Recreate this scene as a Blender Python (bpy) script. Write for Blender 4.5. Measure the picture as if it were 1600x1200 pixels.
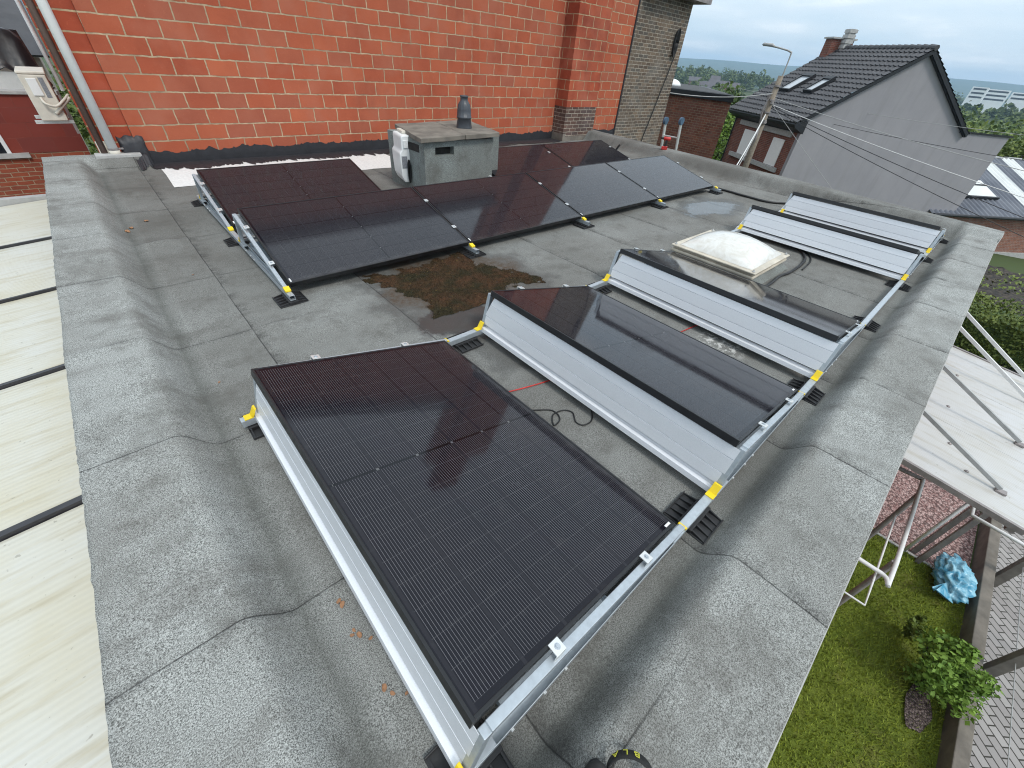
import bpy, bmesh, math, random
from mathutils import Vector, Matrix, noise
R = math.radians
PI = math.pi
random.seed(7)
for o in list(bpy.data.objects):
    bpy.data.objects.remove(o)
SC = bpy.context.scene
COL = SC.collection

# ------------------------------------------------------------------ camera
CAM = Vector((-0.1515, -0.1750, 1.6270))
_a, _b, _c = 0.78327, -0.68549, 0.09565
f0 = Vector((math.cos(_a), math.sin(_a), 0)); r0 = Vector((math.sin(_a), -math.cos(_a), 0)); u0 = Vector((0, 0, 1))
fw = math.cos(_b)*f0 + math.sin(_b)*u0
up = -math.sin(_b)*f0 + math.cos(_b)*u0
rt = math.cos(_c)*r0 + math.sin(_c)*up
u2 = -math.sin(_c)*r0 + math.cos(_c)*up
cd = bpy.data.cameras.new('camera')
cam = bpy.data.objects.new('camera', cd); COL.objects.link(cam)
m = Matrix((rt, u2, -fw)).transposed().to_4x4(); m.translation = CAM
cam.matrix_world = m
cd.sensor_width = 36.0; cd.lens = 628.16/1600*36
cd.clip_start = 0.02; cd.clip_end = 30000
SC.camera = cam

# ------------------------------------------------------------------ sky and sun
SUN_EL, SUN_AZ = R(54), R(-92)          # azimuth measured from +x towards +y
W = bpy.data.worlds.new('World'); SC.world = W; W.use_nodes = True
nt = W.node_tree; nt.nodes.clear()
def wn(t, **k):
    n = nt.nodes.new(t)
    for a, v in k.items(): setattr(n, a, v)
    return n
out = wn('ShaderNodeOutputWorld')
sky = wn('ShaderNodeTexSky', sky_type='NISHITA', sun_disc=False, sun_elevation=SUN_EL, sun_rotation=R(90)-SUN_AZ)
sky.air_density = 1.0; sky.dust_density = 2.0
bg1 = wn('ShaderNodeBackground'); bg1.inputs[1].default_value = 0.10
nt.links.new(sky.outputs[0], bg1.inputs[0])
tc = wn('ShaderNodeTexCoord')
sep = wn('ShaderNodeSeparateXYZ'); nt.links.new(tc.outputs['Generated'], sep.inputs[0])
# stretch the cloud pattern towards the horizon: dir.xy / (z + 0.12)
mx = wn('ShaderNodeMath', operation='MAXIMUM'); mx.inputs[1].default_value = 0.0; nt.links.new(sep.outputs[2], mx.inputs[0])
ad = wn('ShaderNodeMath', operation='ADD'); ad.inputs[1].default_value = 0.10; nt.links.new(mx.outputs[0], ad.inputs[0])
dx = wn('ShaderNodeMath', operation='DIVIDE'); nt.links.new(sep.outputs[0], dx.inputs[0]); nt.links.new(ad.outputs[0], dx.inputs[1])
dy = wn('ShaderNodeMath', operation='DIVIDE'); nt.links.new(sep.outputs[1], dy.inputs[0]); nt.links.new(ad.outputs[0], dy.inputs[1])
cb = wn('ShaderNodeCombineXYZ'); nt.links.new(dx.outputs[0], cb.inputs[0]); nt.links.new(dy.outputs[0], cb.inputs[1])
n1 = wn('ShaderNodeTexNoise'); n1.inputs['Scale'].default_value = 0.75; n1.inputs['Detail'].default_value = 8; n1.inputs['Roughness'].default_value = 0.55
nt.links.new(cb.outputs[0], n1.inputs['Vector'])
rp = wn('ShaderNodeValToRGB')
rp.color_ramp.elements[0].position = 0.36; rp.color_ramp.elements[0].color = (0.47, 0.565, 0.635, 1)
rp.color_ramp.elements[1].position = 0.72; rp.color_ramp.elements[1].color = (0.80, 0.81, 0.815, 1)
e = rp.color_ramp.elements.new(0.54); e.color = (0.555, 0.625, 0.675, 1)
nt.links.new(n1.outputs[0], rp.inputs[0])
zr = wn('ShaderNodeMapRange'); zr.inputs[1].default_value = 0.0; zr.inputs[2].default_value = 0.9; zr.inputs[3].default_value = 1.06; zr.inputs[4].default_value = 1.45
nt.links.new(sep.outputs[2], zr.inputs[0])
bg2 = wn('ShaderNodeBackground'); nt.links.new(rp.outputs[0], bg2.inputs[0]); nt.links.new(zr.outputs[0], bg2.inputs[1])
mixw = wn('ShaderNodeMixShader'); mixw.inputs[0].default_value = 0.85
nt.links.new(bg1.outputs[0], mixw.inputs[1]); nt.links.new(bg2.outputs[0], mixw.inputs[2]); nt.links.new(mixw.outputs[0], out.inputs[0])
ld = bpy.data.lights.new('sun', 'SUN'); ld.energy = 1.1; ld.angle = R(14); ld.color = (1.0, 0.965, 0.91)
sun = bpy.data.objects.new('sun', ld); COL.objects.link(sun)
sd = Vector((math.cos(SUN_EL)*math.cos(SUN_AZ), math.cos(SUN_EL)*math.sin(SUN_AZ), math.sin(SUN_EL)))
sun.rotation_euler = sd.to_track_quat('Z', 'Y').to_euler(); sun.location = (0, 0, 30)
SC.view_settings.view_transform = 'Standard'; SC.view_settings.look = 'None'
SC.view_settings.exposure = 0.74; SC.view_settings.gamma = 1.0; SC.view_settings.use_curve_mapping = False
SC.cycles.max_bounces = 6; SC.cycles.volume_bounces = 0
SC.cycles.use_denoising = True; SC.cycles.denoiser = 'OPENIMAGEDENOISE'; SC.cycles.denoising_input_passes = 'RGB_ALBEDO_NORMAL'; SC.cycles.denoising_prefilter = 'NONE'
SC.cycles.filter_width = 1.1

# ------------------------------------------------------------------ material helpers
class NT:
    def __init__(s, name):
        s.m = bpy.data.materials.new(name); s.m.use_nodes = True
        s.t = s.m.node_tree; s.b = s.t.nodes['Principled BSDF']; s.L = s.t.links
        s.tc = s.t.nodes.new('ShaderNodeTexCoord')
    def n(s, t, **k):
        n = s.t.nodes.new(t)
        for a, v in k.items(): setattr(n, a, v)
        return n
    def put(s, sock, v):
        if isinstance(v, bpy.types.NodeSocket): s.L.new(v, sock)
        elif v is not None: sock.default_value = v if not isinstance(v, tuple) or len(v) != 3 or sock.type != 'RGBA' else (*v, 1)
    def math(s, op, a, b=None, c=None, clamp=False):
        n = s.n('ShaderNodeMath', operation=op); n.use_clamp = clamp
        s.put(n.inputs[0], a)
        if b is not None: s.put(n.inputs[1], b)
        if c is not None: s.put(n.inputs[2], c)
        return n.outputs[0]
    def mix(s, f, a, b, mode='MIX'):
        n = s.n('ShaderNodeMix', data_type='RGBA', blend_type=mode)
        s.put(n.inputs[0], f); s.put(n.inputs[6], a); s.put(n.inputs[7], b)
        return n.outputs[2]
    def noise(s, scale, detail=4, rough=0.55, vec=None, dist=0.0):
        n = s.n('ShaderNodeTexNoise'); n.inputs['Scale'].default_value = scale; n.inputs['Detail'].default_value = detail
        n.inputs['Roughness'].default_value = rough; n.inputs['Distortion'].default_value = dist
        s.L.new(vec if vec is not None else s.tc.outputs['Object'], n.inputs['Vector'])
        return n.outputs[0]
    def ramp(s, f, *st):
        n = s.n('ShaderNodeMapRange'); n.clamp = True
        s.put(n.inputs[0], f)
        for i, v in enumerate(st): n.inputs[1+i].default_value = v
        return n.outputs[0]
    def sep(s, vec=None):
        n = s.n('ShaderNodeSeparateXYZ'); s.L.new(vec if vec is not None else s.tc.outputs['Object'], n.inputs[0]); return n.outputs
    def comb(s, x, y, z=0.0):
        n = s.n('ShaderNodeCombineXYZ'); s.put(n.inputs[0], x); s.put(n.inputs[1], y); s.put(n.inputs[2], z); return n.outputs[0]
    def bump(s, h, strength=0.3, dist=0.01):
        n = s.n('ShaderNodeBump'); n.inputs['Strength'].default_value = strength; n.inputs['Distance'].default_value = dist
        s.L.new(h, n.inputs['Height']); s.L.new(n.outputs[0], s.b.inputs['Normal'])
    def fin(s, color=None, rough=None, metal=None, spec=None):
        s.put(s.b.inputs['Base Color'], color); s.put(s.b.inputs['Roughness'], rough)
        s.put(s.b.inputs['Metallic'], metal); s.put(s.b.inputs['Specular IOR Level'], spec)
        return s.m
def plain(name, col, rough=0.6, metal=0.0, var=0.25, scale=9.0, bump=0.0, spec=0.5, bscale=60):
    k = NT(name)
    f = k.noise(scale, 6)
    c = k.mix(k.ramp(f, 0.3, 0.7, 0, 1), tuple(v*(1-var) for v in col), tuple(min(1, v*(1+var)) for v in col))
    if bump: k.bump(k.noise(bscale, 3), bump, 0.004)
    r = k.ramp(k.noise(scale*2.3, 3), 0.3, 0.7, max(0, rough-0.08), min(1, rough+0.08))
    return k.fin(c, r, metal, spec)
def bricks(name, c1, c2, mortar, bw, bh, mw, axis='x', vary=0.6, bump=0.5, warp=0.004, dark=None, paint=None):
    """brickwork laid in the plane (axis, z)"""
    k = NT(name)
    x, y, z = k.sep()
    h = x if axis == 'x' else (y if axis == 'y' else k.math('ADD', x, y))
    wn_ = k.n('ShaderNodeTexNoise'); wn_.inputs['Scale'].default_value = 7; wn_.inputs['Detail'].default_value = 3
    k.L.new(k.tc.outputs['Object'], wn_.inputs['Vector'])
    ww = k.math('MULTIPLY', k.math('SUBTRACT', wn_.outputs[0], 0.5), warp*4)
    v = k.comb(k.math('ADD', h, ww), k.math('ADD', z, ww), 0.0)
    b = k.n('ShaderNodeTexBrick'); k.L.new(v, b.inputs['Vector'])
    b.inputs['Scale'].default_value = 1.0; b.inputs['Brick Width'].default_value = bw; b.inputs['Row Height'].default_value = bh
    b.inputs['Mortar Size'].default_value = mw; b.inputs['Mortar Smooth'].default_value = 0.15; b.inputs['Bias'].default_value = 0.0
    b.inputs['Color1'].default_value = (*c1, 1); b.inputs['Color2'].default_value = (*c2, 1); b.inputs['Mortar'].default_value = (0, 0, 0, 1)
    col = b.outputs[0]
    b2 = k.n('ShaderNodeTexBrick')            # a second draw of block-to-block colour
    v2 = k.n('ShaderNodeVectorMath', operation='ADD'); k.L.new(v, v2.inputs[0]); v2.inputs[1].default_value = (bw*38, bh*26, 0); k.L.new(v2.outputs[0], b2.inputs['Vector'])
    for q in ('Scale', 'Brick Width', 'Row Height', 'Mortar Size', 'Mortar Smooth', 'Bias'): b2.inputs[q].default_value = b.inputs[q].default_value
    b2.inputs['Color1'].default_value = (0, 0, 0, 1); b2.inputs['Color2'].default_value = (1, 1, 1, 1); b2.inputs['Mortar'].default_value = (0, 0, 0, 1)
    col = k.mix(k.ramp(b2.outputs[0], 0.45, 1.0, 0, 0.75), col, (c1[0]*0.86, c1[1]*1.18, c1[2]*1.45))
    # fire marks, grain and weathering
    col = k.mix(k.ramp(k.noise(2.2, 5), 0.35, 0.7, 0, vary), col, (c1[0]*0.62, c1[1]*0.55, c1[2]*0.6))
    col = k.mix(k.ramp(k.noise(26, 5, 0.7), 0.58, 0.8, 0, 0.45), col, (c2[0]*1.25, c2[1]*1.5, c2[2]*1.7))
    col = k.mix(k.ramp(k.noise(70, 3, 0.7), 0.62, 0.75, 0, 0.5), col, (c1[0]*0.4, c1[1]*0.35, c1[2]*0.35))
    col = k.mix(k.ramp(k.noise(1.7, 3), 0.48, 0.68, 0, 0.5), col, (c2[0]*0.86, c2[1]*1.12, c2[2]*1.45))
    if dark:
        col = k.mix(k.ramp(k.noise(1.1, 4), 0.5, 0.75, 0, 0.55), col, dark)
    mc = k.mix(k.ramp(k.noise(11, 4), 0.35, 0.7, 0, 1), mortar, tuple(q*0.55 for q in mortar))
    mc = k.mix(k.ramp(k.noise(0.8, 5, 0.6), 0.48, 0.66, 0, 0.6), mc, tuple(q*0.42 for q in mortar))
    col = k.mix(k.ramp(k.noise(0.55, 7, 0.7), 0.54, 0.75, 0, 0.38), col, (c1[0]*0.45, c1[1]*0.48, c1[2]*0.55))
    mo = b.outputs[1]
    col = k.mix(mo, col, mc)
    if paint: col = k.mix(0.93, col, paint)
    hgt = k.math('SUBTRACT', k.math('MULTIPLY', k.noise(45, 4), 0.35), mo)
    k.bump(hgt, bump, 0.008)
    return k.fin(col, 0.87, 0, 0.25)

M = {}
# mineral roofing felt: granules, dirt, damp, lichen specks and lapped seams
def felt_mat(name, seam_x=None, seam_y=None, base=(0.275, 0.282, 0.268)):
    k = NT(name)
    x, y, z = k.sep()
    gr = k.noise(262, 2, 0.75)
    gr2 = k.noise(95, 2, 0.6)
    f = k.ramp(k.math('ADD', k.math('MULTIPLY', gr, 0.88), k.math('MULTIPLY', gr2, 0.12)), 0.37, 0.63, 0, 1)
    c = k.mix(f, tuple(v*0.20 for v in base), tuple(v*1.88 for v in base))
    big = k.noise(0.9, 5, 0.6)
    c = k.mix(k.ramp(big, 0.42, 0.62, 0, 0.40), c, (0.105, 0.097, 0.083))
    c = k.mix(k.ramp(k.noise(3.2, 7, 0.7), 0.50, 0.66, 0, 0.50), c, (0.085, 0.08, 0.07))
    stv = k.comb(k.math('MULTIPLY', x, 1.1), k.math('MULTIPLY', y, 4.5), z)
    c = k.mix(k.math('MULTIPLY', k.ramp(k.noise(1.6, 5, 0.65, vec=stv), 0.52, 0.70, 0, 0.40), k.ramp(x, 0.3, -0.3, 0.5, 1)), c, (0.10, 0.09, 0.08))
    c = k.mix(k.ramp(k.noise(5.5, 4, 0.6, dist=0.6), 0.60, 0.74, 0, 0.22), c, (0.36, 0.37, 0.35))
    if seam_x is not None:
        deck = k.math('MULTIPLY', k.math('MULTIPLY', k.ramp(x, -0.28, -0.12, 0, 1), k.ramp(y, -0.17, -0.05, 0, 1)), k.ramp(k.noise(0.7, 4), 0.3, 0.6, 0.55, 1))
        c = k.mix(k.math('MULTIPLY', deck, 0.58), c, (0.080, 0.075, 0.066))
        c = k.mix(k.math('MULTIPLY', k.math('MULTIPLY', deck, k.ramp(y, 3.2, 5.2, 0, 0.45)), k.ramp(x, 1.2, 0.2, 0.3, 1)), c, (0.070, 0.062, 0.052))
    if seam_x is not None:        # grime plus painted shade of the inner slopes, where upstands meet the deck
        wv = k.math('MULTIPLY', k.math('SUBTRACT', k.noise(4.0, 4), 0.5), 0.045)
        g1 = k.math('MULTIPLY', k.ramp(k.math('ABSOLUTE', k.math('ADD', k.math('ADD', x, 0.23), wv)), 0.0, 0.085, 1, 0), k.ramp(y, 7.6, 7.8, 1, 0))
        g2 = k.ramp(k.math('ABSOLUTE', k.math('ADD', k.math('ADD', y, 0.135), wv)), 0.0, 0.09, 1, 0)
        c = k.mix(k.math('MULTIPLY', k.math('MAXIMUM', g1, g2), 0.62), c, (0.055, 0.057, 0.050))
        lm = k.math('MULTIPLY', k.math('MULTIPLY', k.ramp(k.math('ABSOLUTE', k.math('SUBTRACT', x, 2.91)), 0.05, 0.14, 1, 0), k.ramp(k.math('ABSOLUTE', k.math('SUBTRACT', y, 0.62)), 0.10, 0.22, 1, 0)), k.ramp(k.noise(22, 5, 0.7), 0.48, 0.6, 0, 0.8))
        c = k.mix(lm, c, (0.62, 0.61, 0.58))
    if seam_x is not None or seam_y is not None:
        wob = k.math('MULTIPLY', k.math('SUBTRACT', k.noise(1.5, 3), 0.5), 0.018)
        msk = None
        if seam_x is not None:
            per, off = seam_x
            sg = k.math('SUBTRACT', k.math('FRACT', k.math('DIVIDE', k.math('SUBTRACT', k.math('ADD', x, wob), off), per)), 0.5)
            t = k.math('ABSOLUTE', sg)
            msk = k.math('MULTIPLY', k.ramp(t, 0.0, 0.0052, 1, 0), k.ramp(x, -0.35, -0.20, 0, 1))
            halo = k.math('MULTIPLY', k.math('MULTIPLY', k.ramp(sg, 0.0, 0.10, 1, 0), k.math('GREATER_THAN', sg, 0.0)), k.ramp(x, -0.35, -0.20, 0, 1))
        if seam_y is not None:
            per, off = seam_y
            t2 = k.math('ABSOLUTE', k.math('SUBTRACT', k.math('FRACT', k.math('DIVIDE', k.math('SUBTRACT', k.math('ADD', y, wob), off), per)), 0.5))
            edge = k.ramp(x, 0.25, 0.75, 1, 0)
            m2 = k.math('MULTIPLY', k.ramp(t2, 0.0, 0.0042, 1, 0), edge)
            msk = k.math('MAXIMUM', msk, m2); halo = k.math('MAXIMUM', halo, k.math('MULTIPLY', k.ramp(t2, 0.0, 0.035, 0.7, 0), edge))
        brk = k.ramp(k.noise(1.6, 4), 0.34, 0.46, 0.25, 1)
        msk = k.math('MULTIPLY', msk, brk)
        c = k.mix(k.math('MULTIPLY', k.math('MULTIPLY', halo, k.math('MULTIPLY', k.ramp(k.noise(5, 6, 0.75), 0.44, 0.58, 0, 1), k.ramp(k.noise(130, 2, 0.7), 0.42, 0.56, 0.25, 1))), 0.9), c, (0.030, 0.028, 0.027))
        c = k.mix(k.math('MULTIPLY', msk, 0.9), c, (0.022, 0.021, 0.02))
    else: msk = None
    # lichen flecks: more of them on the garden parapet
    vo = k.n('ShaderNodeTexVoronoi'); vo.inputs['Scale'].default_value = 44; k.L.new(k.tc.outputs['Object'], vo.inputs['Vector'])
    spot = k.math('MULTIPLY', k.ramp(k.math('ADD', vo.outputs['Distance'], k.math('MULTIPLY', k.noise(60, 2), 0.25)), 0.24, 0.30, 1, 0), k.ramp(k.noise(2.6, 4, 0.6), 0.54, 0.62, 0, 1))
    spot = k.math('MULTIPLY', k.math('MULTIPLY', spot, k.ramp(y, -0.2, -0.35, 0.06, 1)), k.ramp(x, 0.9, 2.0, 0.2, 1))
    c = k.mix(k.math('MULTIPLY', spot, 0.75), c, (0.50, 0.50, 0.44))
    # damp around the puddles
    def damp(cx, cy, rx, ry):
        u = k.math('DIVIDE', k.math('SUBTRACT', x, cx), rx); v = k.math('DIVIDE', k.math('SUBTRACT', y, cy), ry)
        d = k.math('SQRT', k.math('ADD', k.math('MULTIPLY', u, u), k.math('MULTIPLY', v, v)))
        return k.ramp(k.math('ADD', d, k.math('MULTIPLY', k.math('SUBTRACT', k.noise(2.6, 6, 0.65), 0.5), 1.5)), 0.82, 1.04, 1, 0)
    if seam_x is not None:
        wet = k.math('MAXIMUM', k.math('MAXIMUM', damp(1.82, 2.62, 0.92, 0.88), damp(6.75, 2.65, 0.80, 0.45)), damp(1.62, 1.62, 0.45, 0.50))
        pool = k.math('MAXIMUM', k.math('MAXIMUM', damp(1.48, 2.08, 0.34, 0.26), damp(6.62, 2.60, 0.62, 0.30)), damp(1.60, 1.72, 0.14, 0.10))
        c = k.mix(k.math('MULTIPLY', wet, 0.52), c, (0.045, 0.043, 0.040))
        c = k.mix(k.math('MULTIPLY', damp(1.82, 2.66, 0.70, 0.60), k.ramp(k.noise(24, 6, 0.75), 0.40, 0.62, 0.25, 0.95)), c, (0.060, 0.036, 0.018))
        c = k.mix(k.math('MULTIPLY', pool, 0.8), c, (0.045, 0.046, 0.046))
        ro = k.math('SUBTRACT', k.math('SUBTRACT', 0.93, k.math('MULTIPLY', wet, 0.38)), k.math('MULTIPLY', pool, 0.50))
    else: ro = 0.93; pool = None
    h = k.math('ADD', k.math('MULTIPLY', gr, 0.5), k.math('MULTIPLY', gr2, 0.3))
    if msk is not None: h = k.math('SUBTRACT', h, k.math('MULTIPLY', msk, 1.0))
    if pool is not None: h = k.math('MULTIPLY', h, k.math('SUBTRACT', 1.0, pool))
    k.bump(h, 0.6, 0.004)
    return k.fin(c, ro, 0, 0.35)
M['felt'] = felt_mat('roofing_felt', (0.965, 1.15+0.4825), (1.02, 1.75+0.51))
M['felt_plain'] = felt_mat('roofing_felt_plain', base=(0.195, 0.215, 0.205))
M['block'] = bricks('red_clay_block', (0.385, 0.090, 0.045), (0.475, 0.128, 0.062), (0.54, 0.40, 0.26), 0.393, 0.193, 0.0092, vary=0.30, bump=0.7, warp=0.007)
M['redbrick_old'] = bricks('old_red_brick', (0.28, 0.065, 0.035), (0.36, 0.10, 0.05), (0.40, 0.30, 0.20), 0.21, 0.066, 0.006)
M['edgebrick'] = bricks('edge_red_brick', (0.38, 0.070, 0.032), (0.46, 0.10, 0.05), (0.50, 0.36, 0.22), 1.7, 0.193, 0.0105)
M['greybrick'] = bricks('grey_brown_brick', (0.105, 0.078, 0.058), (0.21, 0.155, 0.11), (0.42, 0.37, 0.30), 0.225, 0.078, 0.0075, vary=0.35)
M['darkbrick'] = bricks('sooty_brick', (0.085, 0.050, 0.040), (0.17, 0.10, 0.075), (0.42, 0.36, 0.29), 0.225, 0.078, 0.0075, axis='xy', vary=0.35)
M['blockxy'] = bricks('red_clay_block_pier', (0.36, 0.070, 0.033), (0.50, 0.125, 0.060), (0.48, 0.35, 0.21), 0.393, 0.193, 0.0085, axis='xy', vary=0.55, dark=(0.20, 0.045, 0.03))
M['housebrick'] = bricks('house_brick', (0.17, 0.055, 0.038), (0.27, 0.085, 0.055), (0.30, 0.24, 0.19), 0.23, 0.085, 0.008, axis='xy')
M['barnbrick'] = bricks('barn_brick', (0.25, 0.10, 0.065), (0.36, 0.16, 0.105), (0.36, 0.30, 0.25), 0.25, 0.10, 0.010, axis='xy')
M['streetbrick'] = bricks('street_brick', (0.16, 0.055, 0.036), (0.27, 0.10, 0.062), (0.27, 0.19, 0.13), 0.24, 0.09, 0.010, axis='y', vary=0.5)
M['redpaint'] = bricks('red_painted_wall', (0.20, 0.040, 0.028), (0.24, 0.050, 0.034), (0.27, 0.08, 0.06), 0.42, 0.21, 0.004, vary=0.2, bump=0.25)
M['tar'] = plain('bitumen_tar', (0.022, 0.022, 0.026), 0.55, bump=0.7, bscale=25)
M['whitewash'] = plain('white_roof_paint', (0.70, 0.70, 0.68), 0.6, var=0.12, scale=30)
def glass_mat():
    k = NT('solar_cells')
    x, y, z = k.sep()                      # x: short side (down the slope), y: long side
    c = k.mix(k.ramp(k.noise(1.2, 3), 0.35, 0.65, 0, 1), (0.0060, 0.0055, 0.0090), (0.0090, 0.0078, 0.0115))
    cw, off = 0.1815, 0.0225
    u = k.math('DIVIDE', k.math('SUBTRACT', x, off), cw)
    fu = k.math('FRACT', u)
    gapx = k.math('GREATER_THAN', k.math('ABSOLUTE', k.math('SUBTRACT', fu, 0.5)), 0.468)
    bus = k.math('LESS_THAN', k.math('ABSOLUTE', k.math('SUBTRACT', k.math('FRACT', k.math('MULTIPLY', k.math('SUBTRACT', fu, 0.032), 17.1)), 0.5)), 0.055)
    inx = k.math('MULTIPLY', k.math('GREATER_THAN', x, 0.026), k.math('LESS_THAN', x, 1.108))
    iny = k.math('MULTIPLY', k.math('GREATER_THAN', y, 0.030), k.math('LESS_THAN', y, 1.723))
    ins = k.math('MULTIPLY', inx, iny)
    fv = k.math('FRACT', k.math('DIVIDE', k.math('SUBTRACT', y, 0.030), 0.0941))
    gapy = k.math('GREATER_THAN', k.math('ABSOLUTE', k.math('SUBTRACT', fv, 0.5)), 0.488)
    mid = k.math('LESS_THAN', k.math('ABSOLUTE', k.math('SUBTRACT', y, 0.8765)), 0.006)
    c = k.mix(k.math('MULTIPLY', gapx, 0.8), c, (0.019, 0.018, 0.022))
    b2 = k.math('MULTIPLY', k.math('MULTIPLY', bus, ins), k.math('SUBTRACT', 1.0, k.math('MAXIMUM', gapx, mid)))
    c = k.mix(k.math('MULTIPLY', b2, 0.85), c, (0.165, 0.16, 0.17))
    gy = k.math('MULTIPLY', k.math('MULTIPLY', gapy, ins), k.math('SUBTRACT', 1.0, b2))
    c = k.mix(k.math('MULTIPLY', gy, 0.8), c, (0.035, 0.034, 0.037))
    dot = k.math('MULTIPLY', mid, gapx)
    c = k.mix(mid, c, (0.006, 0.006, 0.008))
    c = k.mix(k.math('MULTIPLY', k.math('MULTIPLY', dot, ins), 0.5), c, (0.2, 0.2, 0.2))
    dust = k.math('ADD', k.ramp(k.noise(14, 6, 0.7), 0.55, 0.85, 0, 0.05), k.math('MULTIPLY', k.ramp(x, 1.06, 1.12, 0, 1), k.ramp(k.noise(9, 4), 0.35, 0.65, 0.01, 0.10)))
    c = k.mix(dust, c, (0.30, 0.29, 0.27))
    r = k.ramp(k.noise(6, 5), 0.3, 0.7, 0.050, 0.085)
    k.b.inputs['IOR'].default_value = 1.45
    return k.fin(c, r, 0, 0.33)
M['cells'] = glass_mat()
M['frame'] = plain('black_anodised_frame', (0.010, 0.010, 0.011), 0.38, 0.0, spec=0.5)
M['galv'] = plain('galvanised_steel', (0.47, 0.51, 0.54), 0.48, 0.6, var=0.10, scale=40)
M['galv_dark'] = plain('galvanised_tray', (0.36, 0.41, 0.45), 0.5, 0.7, var=0.14, scale=30)
def magn():
    k = NT('zinc_sheet')
    f = k.noise(160, 3, 0.7)
    c = k.mix(k.ramp(f, 0.35, 0.65, 0, 1), (0.74, 0.75, 0.775), (0.79, 0.80, 0.82))
    return k.fin(c, k.ramp(k.noise(30, 4), 0.3, 0.7, 0.38, 0.52), 0.35, 0.5)
M['zinc'] = magn()
M['alu'] = plain('aluminium', (0.74, 0.74, 0.72), 0.35, 0.6, var=0.06)
M['yellow'] = plain('yellow_plastic', (0.78, 0.56, 0.012), 0.45, var=0.06)
M['rubber'] = plain('black_rubber', (0.016, 0.016, 0.017), 0.6, bump=0.3)
M['cable'] = plain('black_cable', (0.010, 0.010, 0.010), 0.5)
M['red'] = plain('red_plastic', (0.48, 0.025, 0.02), 0.45)
M['white'] = plain('white_plastic', (0.74, 0.75, 0.74), 0.45, var=0.05)
M['cream'] = plain('cream_plastic', (0.62, 0.58, 0.50), 0.5, var=0.1)
M['labelgrey'] = plain('grey_label', (0.20, 0.21, 0.23), 0.6, var=0.4, scale=120)
M['curb'] = plain('weathered_curb', (0.50, 0.45, 0.365), 0.5, var=0.22, scale=6)
def dome_mat():
    k = NT('opal_acrylic')
    c = k.mix(k.ramp(k.noise(7, 5, 0.6, dist=1.5), 0.4, 0.7, 0, 1), (0.68, 0.67, 0.63), (0.56, 0.525, 0.455))
    k.b.inputs['Coat Weight'].default_value = 0.5; k.b.inputs['Coat Roughness'].default_value = 0.08
    return k.fin(c, 0.25, 0, 0.5)
M['dome'] = dome_mat()
M['lead'] = plain('grey_cowl', (0.050, 0.055, 0.065), 0.5, var=0.25)
M['blackhole'] = plain('dark_cavity', (0.02, 0.018, 0.016), 0.9, var=0.5)
def render_mat():
    k = NT('grey_render')
    c = k.mix(k.ramp(k.noise(0.5, 6, 0.6), 0.35, 0.65, 0, 1), (0.285, 0.277, 0.290), (0.318, 0.308, 0.320))
    x, y, z = k.sep()
    c = k.mix(k.ramp(k.noise(1.0, 6, 0.65, vec=k.comb(k.math('MULTIPLY', x, 2.2), 0.0, k.math('MULTIPLY', z, 0.22))), 0.50, 0.72, 0, 0.28), c, (0.19, 0.185, 0.18))
    k.bump(k.noise(60, 3), 0.25, 0.004)
    return k.fin(c, 0.9, 0, 0.2)
M['render'] = render_mat()
M['tile'] = plain('dark_roof_tile', (0.060, 0.058, 0.062), 0.5, var=0.25, scale=2.5)
M['fascia'] = plain('black_fascia', (0.012, 0.013, 0.016), 0.5)
M['concrete'] = plain('concrete', (0.40, 0.395, 0.38), 0.85, var=0.2, bump=0.3)
M['concrete_dark'] = plain('old_concrete', (0.17, 0.15, 0.125), 0.9, var=0.3, bump=0.4, scale=6)
M['wood'] = plain('grey_pole_wood', (0.21, 0.175, 0.135), 0.85, var=0.25, scale=14)
M['steelgrey'] = plain('grey_paint_steel', (0.36, 0.36, 0.35), 0.5, var=0.15)
M['brownpipe'] = plain('brown_downpipe', (0.13, 0.085, 0.07), 0.5, var=0.1)
M['whitepipe'] = plain('white_pipe', (0.90, 0.90, 0.88), 0.45, var=0.08, scale=3)
M['bracket'] = plain('bracket_steel', (0.28, 0.25, 0.24), 0.5, 0.3)
M['blackglass'] = plain('window_glass', (0.015, 0.018, 0.022), 0.08, var=0.1)
M['skyglass'] = plain('sky_painted_glass', (0.42, 0.44, 0.46), 0.12, var=0.1)  # pale colour paints the sky's reflection into the panes
M['shutter'] = plain('white_shutter', (0.84, 0.82, 0.80), 0.6, var=0.04)
M['tarp'] = plain('black_tarpaulin', (0.012, 0.013, 0.016), 0.42, bump=0.5, bscale=6)
M['blue'] = plain('blue_rubber', (0.06, 0.11, 0.17), 0.5)
def poly(name, a, b, ax, per=0.0105):
    k = NT(name)
    x, y, z = k.sep()
    w = k.math('SINE', k.math('MULTIPLY', y if ax == 'y' else x, 2*PI/(per*3)))
    c = k.mix(k.ramp(k.noise(1.5, 5, 0.6), 0.35, 0.68, 0, 1), a, b)
    c = k.mix(k.ramp(w, -1, 1, 0, 0.10), c, tuple(v*0.72 for v in b))
    st = k.comb(k.math('MULTIPLY', x, 2.0 if ax == 'y' else 14), k.math('MULTIPLY', y, 14 if ax == 'y' else 2.0), 0)
    c = k.mix(k.ramp(k.noise(1.0, 5, 0.6, vec=st), 0.50, 0.74, 0, 0.75), c, tuple(v*q for v, q in zip(b, (0.74, 0.68, 0.55))))
    c = k.mix(k.ramp(k.noise(34, 2), 0.70, 0.74, 0, 0.5), c, (0.2, 0.18, 0.14))
    k.bump(w, 0.25, 0.002)
    return k.fin(c, 0.35, 0, 0.5)
M['poly_l'] = poly('aged_polycarbonate', (0.56, 0.555, 0.50), (0.52, 0.485, 0.37), 'y')
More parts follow.
